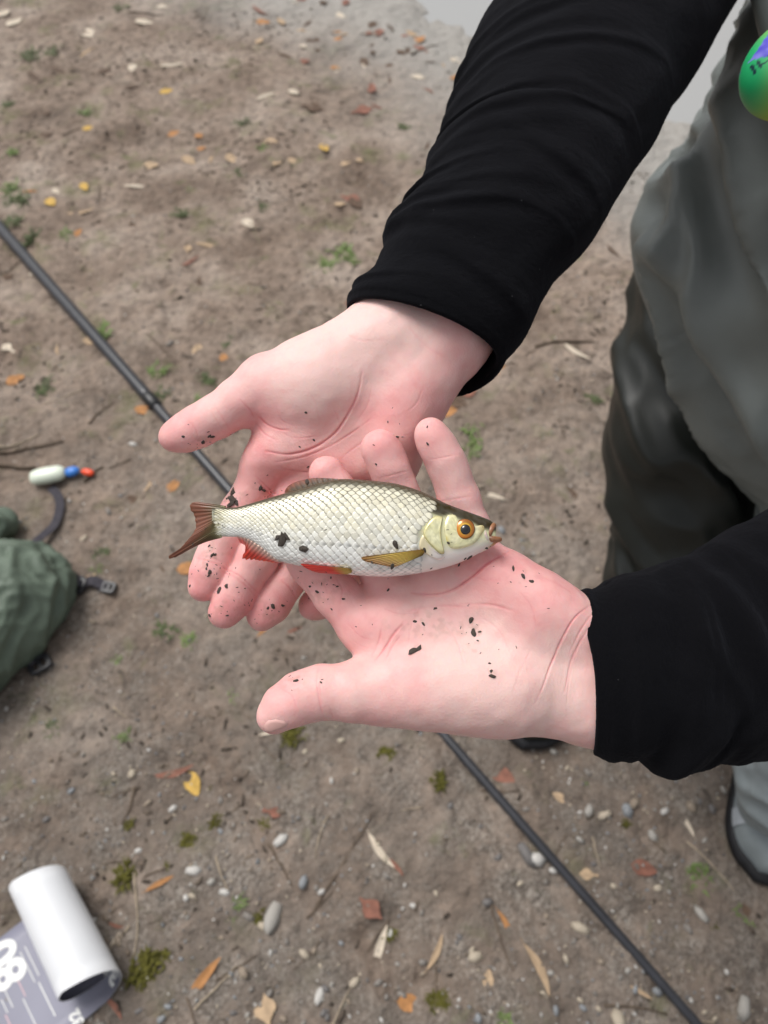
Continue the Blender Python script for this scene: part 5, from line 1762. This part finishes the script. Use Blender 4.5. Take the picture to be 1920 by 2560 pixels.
def put_stone(px, py, rpx, k_, ang=None, elong=1.0, name='pebble', label=None, group='pebbles in the soil'):
    p = gpt(px, py)
    r = rpx * gd(px, py) / 1000 / FPX
    o = ob(name, stone_me[(k_, rl.randrange(4))])
    o.location = (p[0], p[1], p[2] + r * 0.18)
    o.scale = (r * elong, r, r)
    o.rotation_euler = (rl.uniform(-.3, .3), rl.uniform(-.3, .3), -rad(ang) if ang is not None else rl.uniform(0, 6.28))
    tag(o, label or '%s%s pebble %s' % ('tiny ' if r < .0055 else ('large ' if r > .0105 else ''), stone_words[k_], where_words(p)), 'pebble', None if label else group)
put_stone(680, 2289, 30, 0, 105, 1.7, 'rock', 'long flat pale grey stone, largest on the ground')
for a in [(799, 2490, 16, 4, 110, 1.5), (701, 2100, 18, 4, -40, 1.2), (482, 2175, 17, 4, 0, 1.0), (1340, 2149, 24, 4, 0, 1.1), (1318, 2140, 22, 3, 60, 1.2), (1384, 2176, 13, 4), (758, 2205, 17, 6), (760, 2385, 14, 2), (325, 1930, 15, 2), (425, 2015, 10, 4), (1450, 2100, 10, 0),
          (1545, 2550, 24, 2), (1470, 2030, 16, 0), (1565, 2030, 20, 6), (1508, 2040, 14, 2), (1660, 2030, 11, 4), (1725, 2020, 18, 5), (1450, 2320, 20, 2), (1190, 2390, 20, 2), (1860, 2520, 24, 0), (1755, 2285, 18, 0), (1646, 2220, 14, 2), (1630, 2090, 14, 0), (560, 2230, 12, 4), (480, 2240, 9, 2), (465, 2245, 10, 4)]:
    put_stone(*a)
for i in range(255):
    px, py = rl.uniform(-60, 1980), 2600 - 1750 * rl.random() ** 1.6
    if px < 700 and py < 1900 and rl.random() < 0.6: continue
    put_stone(px, py, rl.uniform(5, 11.5) * (1 if rl.random() < .85 else 1.4), rl.choice([0, 1, 2, 2, 3, 4, 4, 5, 5, 6, 1]))
# fine gravel nobody could count
GV, GF, GC, off = [], [], [], 0
base_P, base_F = stone_geo(1.0, 3, 1.1, 1)
base_F = np.array(base_F)
NG = 9000
gxs, gys = RNG.uniform(-0.95, 1.25, NG * 3), RNG.uniform(-0.1, 2.2, NG * 3)
dens = smoothstep(-0.35, 0.35, fbm(np.stack([gxs, gys, gxs * 0], -1) * 5, 3, 61)) * smoothstep(2.2, 0.3, gys + 0.25 - 0.35 * gxs) + 0.12
sel = RNG.random(NG * 3) < dens * 0.6
gxs, gys = gxs[sel][:NG], gys[sel][:NG]
gzs = gh(gxs, gys)
gcol = np.array(stone_cols)[RNG.integers(0, 7, len(gxs))] * RNG.uniform(0.6, 1.15, (len(gxs), 1))
gr_ = RNG.uniform(0.0012, 0.0034, len(gxs)) * (1 + 0.6 * (RNG.random(len(gxs)) > .9))
rot = RNG.uniform(0, 6.28, len(gxs))
ca, sa = np.cos(rot)[:, None], np.sin(rot)[:, None]
bx = (base_P[None, :, 0] * ca - base_P[None, :, 1] * sa) * gr_[:, None] + gxs[:, None]
by = (base_P[None, :, 0] * sa + base_P[None, :, 1] * ca) * gr_[:, None] + gys[:, None]
bz = base_P[None, :, 2] * gr_[:, None] * 1.3 + gzs[:, None] + gr_[:, None] * 0.2
GVv = np.stack([bx, by, bz], -1).reshape(-1, 3)
GFf = (base_F[None, :, :] + (np.arange(len(gxs)) * len(base_P))[:, None, None]).reshape(-1, 3)
gme2 = mesh_np('gravel', GVv, GFf)
vcol(gme2, np.repeat(gcol, len(base_P), axis=0))
m_gravel = attr_mat('gravel', 0.75, 0.3, 0, (400, 0.3, 0.001), mottling=0.2, mscale=300)
ob('gravel', gme2, m_gravel, label='fine gravel scattered through the bare soil', cat='gravel', kind='stuff')

# soil clods and litter crumbs: dark broken texture of the bank
NC = 7000
cx = RNG.uniform(-1.6, 1.5, NC * 2); cy = RNG.uniform(-0.1, 3.2, NC * 2)
pc3 = np.stack([cx, cy, cx * 0], -1)
keep = (RNG.random(NC * 2) < smoothstep(-0.1, 0.6, fbm(pc3 * 3.2, 3, 161)) + 0.08) & (shore(cx, cy) < -0.05)
cx, cy = cx[keep][:NC], cy[keep][:NC]
cr_ = RNG.uniform(0.0016, 0.0055, len(cx))
ccol = np.where(RNG.random(len(cx))[:, None] < 0.55, np.array([[0.066, 0.050, 0.038]]), np.array([[0.17, 0.132, 0.10]])) * RNG.uniform(.6, 1.2, (len(cx), 1))
rot = RNG.uniform(0, 6.28, len(cx)); ca, sa = np.cos(rot)[:, None], np.sin(rot)[:, None]
el = RNG.uniform(0.8, 2.4, len(cx))[:, None]
bx = (base_P[None, :, 0] * el * ca - base_P[None, :, 1] * sa) * cr_[:, None] + cx[:, None]
by = (base_P[None, :, 0] * el * sa + base_P[None, :, 1] * ca) * cr_[:, None] + cy[:, None]
bz = base_P[None, :, 2] * cr_[:, None] * 0.9 + gh(cx, cy)[:, None] + cr_[:, None] * 0.15
cme = mesh_np('soil_clods', np.stack([bx, by, bz], -1).reshape(-1, 3), (base_F[None] + (np.arange(len(cx)) * len(base_P))[:, None, None]).reshape(-1, 3))
vcol(cme, np.repeat(ccol, len(base_P), axis=0))
ob('soil_clods', cme, m_gravel, label='small dark soil clods and litter crumbs on the bank', cat='soil', kind='stuff')

# twigs
m_twig = simple('twig', (0.115, 0.085, 0.062), 0.75, 0.25, (200, 0.4, 0.002), 0.3, 60)
m_twigp = simple('pale_twig', (0.33, 0.27, 0.20), 0.75, 0.25, (200, 0.4, 0.002), 0.25, 60)
def twig(px, py, len_px, ang, th, pale=False):
    c_ = gpt(px, py); L = len_px * gd(px, py) / 1000 / FPX
    dx, dy = math.cos(-rad(ang)), math.sin(-rad(ang))
    pts = []
    kx = rl.uniform(-.12, .12)
    for u in np.linspace(-.5, .5, 7):
        off_ = kx * L * (u * u) * 2 + rl.uniform(-.012, .012) * L
        x, y = c_[0] + dx * L * u - dy * off_, c_[1] + dy * L * u + dx * off_
        pts.append((x, y, gz(x, y) + th * 0.8))
    o = wtube('twig', pts, list(np.linspace(th, th * 0.5, 7)), m_twigp if pale else m_twig, None, 7)
    tag(o, ('pale dry twig' if pale else 'thin dark twig') + ' ' + where_words(c_), 'twig', 'twigs on the bank')
for a in [(60, 1120, 190, -14, .004, False), (40, 1108, 120, -22, .003, True), (250, 1030, 90, -60, .0022, False), (340, 2290, 210, 82, .0022, True), (700, 2160, 120, 55, .0022, False), (540, 2470, 130, -45, .0024, True), (860, 2150, 260, -58, .002, False), (1410, 855, 150, -8, .0045, False),
          (835, 2550, 170, -65, .002, True), (800, 2260, 90, -45, .0018, False), (1780, 2160, 150, 50, .0018, True), (1250, 2340, 160, 75, .002, False), (1590, 2520, 160, 8, .002, False), (365, 35, 90, 3, .003, False), (1060, 120, 90, -40, .003, False), (590, 2420, 110, -30, .0018, False), (230, 1180, 60, -50, .004, False), (30, 1165, 110, 4, .006, False)]:
    twig(*a)
for i in range(44):
    twig(rl.uniform(0, 1900), rl.choice([rl.uniform(0, 1200), rl.uniform(1700, 2560)]), rl.uniform(40, 110), rl.uniform(0, 180), rl.uniform(.0012, .0022), rl.random() < .4)

# moss clumps and grass tufts
m_moss = simple('moss', (0.088, 0.082, 0.016), 0.8, 0.2, None, 0.35, 60)
m_grass = simple('grass', (0.125, 0.18, 0.05), 0.55, 0.3, None, 0.3, 30)
m_grassd = simple('grass_dark', (0.07, 0.09, 0.032), 0.6, 0.3, None, 0.3, 30)
def tuft(px, py, rpx, mat, n, name, label, cat, group, hgt=1.0, wide=1.0):
    p = gpt(px, py); r = rpx * gd(px, py) / 1000 / FPX
    V, Fc = [], []
    ea, es = rl.uniform(0, 3.14), rl.uniform(0.45, 0.9)
    for k_ in range(n):
        a = rl.uniform(0, 6.28); rr = r * rl.random() ** 0.8 * 0.75
        ex_, ey_ = rr * math.cos(a), rr * math.sin(a) * es
        b0 = np.array([p[0] + ex_ * math.cos(ea) - ey_ * math.sin(ea), p[1] + ex_ * math.sin(ea) + ey_ * math.cos(ea), p[2] - 0.003])
        o_ = rl.uniform(0, 6.28); L = r * rl.uniform(.25, .75); hh = L * rl.uniform(.2, .8) * hgt
        w_ = r * 0.055 * wide * rl.uniform(.7, 1.4)
        t_ = np.array([math.cos(o_), math.sin(o_), 0]); s_ = np.array([-t_[1], t_[0], 0])
        m_ = b0 + t_ * L * .5 + np.array([0, 0, hh]); e_ = b0 + t_ * L + np.array([0, 0, hh * .75])
        i0 = len(V)
        V += [b0 - s_ * w_, b0 + s_ * w_, m_ + s_ * w_ * .8, m_ - s_ * w_ * .8, e_]
        Fc += [(i0, i0 + 1, i0 + 2, i0 + 3), (i0 + 3, i0 + 2, i0 + 4)]
    o = ob(name, mesh_py(name, V, Fc), mat)
    tag(o, label + ' ' + where_words(p), cat, group)
for x, y, r in [(533, 2051, 24), (661, 2056, 20), (463, 2102, 32), (1097, 1956, 30), (965, 1888, 26), (975, 2335, 22), (1087, 2501, 28), (1105, 2490, 20), (365, 2420, 50), (340, 2440, 40), (310, 2190, 40), (735, 1835, 34), (720, 1850, 24), (1563, 2062, 16), (1790, 2316, 18), (520, 1960, 14), (320, 2060, 20), (1110, 2510, 22), (640, 2290, 22), (1560, 2060, 14), (415, 2165, 14), (400, 2395, 30)]:
    tuft(x, y, r, m_moss, 90, 'moss_clump', 'small olive moss clump', 'moss', 'moss clumps in the soil', 1.0, 1.6)
for x, y, r, d in [(1748, 2190, 44, 0), (1856, 2285, 42, 0), (1263, 2549, 36, 0), (593, 2251, 30, 0), (580, 2290, 22, 0), (1180, 1075, 50, 0), (1185, 1120, 40, 0), (40, 500, 44, 1), (85, 585, 40, 1), (55, 600, 40, 1), (30, 560, 36, 1), (30, 470, 36, 0), (165, 590, 30, 0), (265, 830, 44, 0), (395, 930, 36, 0), (520, 940, 40, 1), (560, 860, 36, 1), (110, 970, 40, 1), (860, 620, 44, 0), (820, 660, 40, 0),
                   (880, 645, 30, 0), (130, 1400, 30, 1), (600, 310, 30, 1), (450, 540, 30, 1), (600, 430, 30, 1), (130, 130, 36, 1), (80, 140, 40, 1), (210, 285, 28, 0), (300, 20, 28, 1), (410, 1570, 40, 1), (280, 1640, 34, 0), (580, 1730, 34, 0), (470, 1600, 30, 0), (300, 1840, 36, 0), (130, 1820, 34, 1), (1465, 1960, 20, 0), (660, 375, 26, 0), (500, 1010, 40, 0), (400, 990, 40, 1), (1480, 1000, 30, 1), (240, 1420, 26, 0), (250, 1380, 30, 1), (15, 260, 30, 1), (25, 380, 30, 0), (1010, 320, 26, 1), (660, 520, 30, 1)]:
    if d: tuft(x, y, r, m_grassd, 60, 'grass_tuft', 'small dark green grass tuft', 'grass', 'grass tufts on the bank', .5)
    else: tuft(x, y, r, m_grass, 45, 'grass_tuft', 'small bright green grass tuft', 'grass', 'grass tufts on the bank', .6)

# ------------------------------------------------------------------ soil crumbs stuck to the hands and the fish
dgV, dgF, off = [], [], 0
for o in list(COL.objects):
    if o.type == 'MESH' and o.parent is fish:
        mw = o.matrix_world
        vs = [v.co[:] for v in o.data.vertices]
        dgV += vs; dgF += [tuple(i + off for i in p.vertices) for p in o.data.polygons]; off += len(vs)
fish_bvh = BVHTree.FromPolygons([Vector(v) for v in dgV], dgF)
m_crumb = simple('wet_soil', (0.075, 0.062, 0.052), 0.75, 0.3, (900, 0.5, 0.001), 0.4, 300)
def on_surface(px, py):
    o_, d_ = Vector(CAMLOC), Vector(ray(px, py))
    best = None
    for bv_, w_ in ((fish_bvh, 'fish'), (hand_bvh, 'hand')):
        h_ = bv_.ray_cast(o_, d_)
        if h_[0] is not None and (best is None or h_[3] < best[2]): best = (h_[0], h_[1], h_[3], w_)
    return best
crumb_me = []
for s_ in range(6):
    P_, F_ = stone_geo(1.0, 60 + s_, 1.2, 1)
    P_ = P_ * (1 + 0.35 * RNG.uniform(-1, 1, (len(P_), 1))) * np.array([1, 1, 1.1])
    me = mesh_py('soil_crumb', P_, F_, False); me.materials.append(m_crumb); crumb_me.append(me)
def crumb(px, py, dia, as_thing=True, squash=0.55):
    h_ = on_surface(px, py)
    if h_ is None: return None
    r = dia / 2 * 0.37 / FPX * 1.08
    return h_, r
spots = [(582, 1230, 18), (581, 1247, 22), (578, 1259, 24), (592, 1258, 14), (567, 1247, 9), (652, 1221, 13), (660, 1226, 9), (531, 1388, 11), (538, 1387, 8), (524, 1364, 8), (518, 1411, 9), (516, 1422, 7), (525, 1431, 13), (521, 1440, 7), (475, 1465, 7), (566, 1464, 12), (549, 1476, 16), (706, 1349, 30), (716, 1342, 18), (696, 1344, 16), (760, 1371, 18),
         (458, 1092, 8), (507, 1106, 13), (530, 1092, 12), (523, 1090, 9), (765, 1031, 7), (749, 1117, 6), (785, 1100, 7), (993, 1092, 9), (970, 1055, 6), (1068, 1067, 6), (1069, 1110, 8), (771, 1167, 7), (940, 1160, 6), (682, 1516, 12), (707, 1514, 9), (669, 1521, 8), (519, 1527, 14), (524, 1538, 10), (546, 1478, 13), (566, 1463, 9), (568, 1539, 7),
         (774, 1466, 7), (793, 1480, 10), (827, 1444, 6), (843, 1466, 7), (857, 1497, 8), (829, 1523, 6), (971, 1475, 8), (1283, 1422, 13), (1308, 1440, 13), (1329, 1454, 12), (1174, 1394, 15), (1179, 1548, 15), (1183, 1583, 19), (1199, 1580, 8), (1194, 1602, 6), (1032, 1628, 22), (1047, 1621, 14), (1231, 1690, 14), (1228, 1678, 8), (1224, 1658, 7),
         (1037, 1554, 8), (1058, 1560, 9), (1088, 1521, 9), (742, 1702, 12), (802, 1706, 7), (988, 1358, 20), (1120, 1357, 8), (1061, 1373, 12), (929, 1404, 10), (981, 1416, 12), (1164, 1396, 8), (1078, 1421, 7), (1148, 1412, 8), (767, 1204, 15), (1135, 1284, 7), (482, 1360, 6), (1216, 1370, 8)]
def crumb_label(px, py, dia, where):
    size = 'largest' if dia > 26 else ('large' if dia > 15 else ('small' if dia > 8 else 'tiny'))
    if where == 'fish':
        spot = ('on the tail half of the fish' if px < 780 else ('on the gill cover of the fish' if px > 1040 else 'on the flank behind the gill cover')) if py < 1385 else 'along the belly of the fish'
        if py < 1290: spot = 'on the dark back of the fish'
    elif py < 1300:
        spot = ('on the thumb of the farther hand' if px < 560 and py < 1150 else ("at the farther hand's first finger base" if px < 690 else ('on the farther palm' if px < 900 or py < 1060 else 'on a fingertip behind the fish')))
    elif px < 730 and py < 1600: spot = 'on the fingers that stick out below the tail'
    elif px < 900 and py < 1560: spot = 'on the finger under the belly of the fish'
    elif px < 860: spot = 'on the thumb of the nearer hand'
    elif px > 1150 and py < 1500: spot = "on the palm edge near the fish's mouth"
    else: spot = 'on the middle of the nearer palm'
    return '%s dark crumb of wet soil %s' % (size, spot)
for px, py, dia in spots:
    r_ = crumb(px, py, dia)
    if r_ is None: continue
    (loc, nrm, _, where), r = r_
    o = ob('soil_crumb', rl.choice(crumb_me))
    o.location = loc + nrm * r * 0.10
    o.scale = (r, r * rl.uniform(.7, 1.1), r * 0.8)
    o.rotation_euler = (nrm.to_track_quat('Z', 'Y') @ Matrix.Rotation(rl.uniform(0, 6.28), 3, 'Z').to_quaternion()).to_euler()
    tag(o, crumb_label(px, py, dia, where), 'soil crumb', 'soil crumbs on the fish' if where == 'fish' else 'soil crumbs on the hands')
# finer specks
V, Fc, off = [], [], 0
def speck(px, py, dia):
    global off
    r_ = crumb(px, py, dia)
    if r_ is None: return
    (loc, nrm, _, where), r = r_
    qn = nrm.to_track_quat('Z', 'Y').to_matrix()
    el = rl.uniform(1, 2.2); a = rl.uniform(0, 6.28)
    P_ = base_P * np.array([el, .8, .9]) * r
    P_ = np.stack([P_[:, 0] * math.cos(a) - P_[:, 1] * math.sin(a), P_[:, 0] * math.sin(a) + P_[:, 1] * math.cos(a), P_[:, 2]], 1) @ np.array(qn).T + np.array(loc)
    V.append(P_); Fc.extend([tuple(int(i) + off for i in f) for f in base_F]); off += len(P_)
for cx_, cy_, sx, sy, n_ in [(530, 1400, 30, 45, 34), (570, 1500, 35, 40, 26), (675, 1525, 35, 22, 22), (800, 1475, 45, 35, 22), (575, 1245, 25, 18, 20), (510, 1100, 40, 18, 20), (660, 1222, 25, 12, 10), (1060, 1560, 90, 40, 12), (1220, 1600, 60, 90, 10), (750, 1700, 35, 22, 12), (1310, 1440, 40, 22, 8), (720, 1270, 90, 10, 10), (520, 1320, 40, 30, 14), (1200, 1330, 30, 30, 8), (980, 1100, 60, 60, 8), (870, 1330, 160, 60, 14)]:
    for k_ in range(n_):
        if rl.random() < 0.62: speck(rl.gauss(cx_, sx), rl.gauss(cy_, sy), rl.uniform(2.0, 4.2))
sme = mesh_py('soil_specks', np.concatenate(V), Fc)
ob('soil_specks', sme, m_crumb, label='fine dark soil specks sprinkled over hands and fish', cat='soil', kind='stuff')
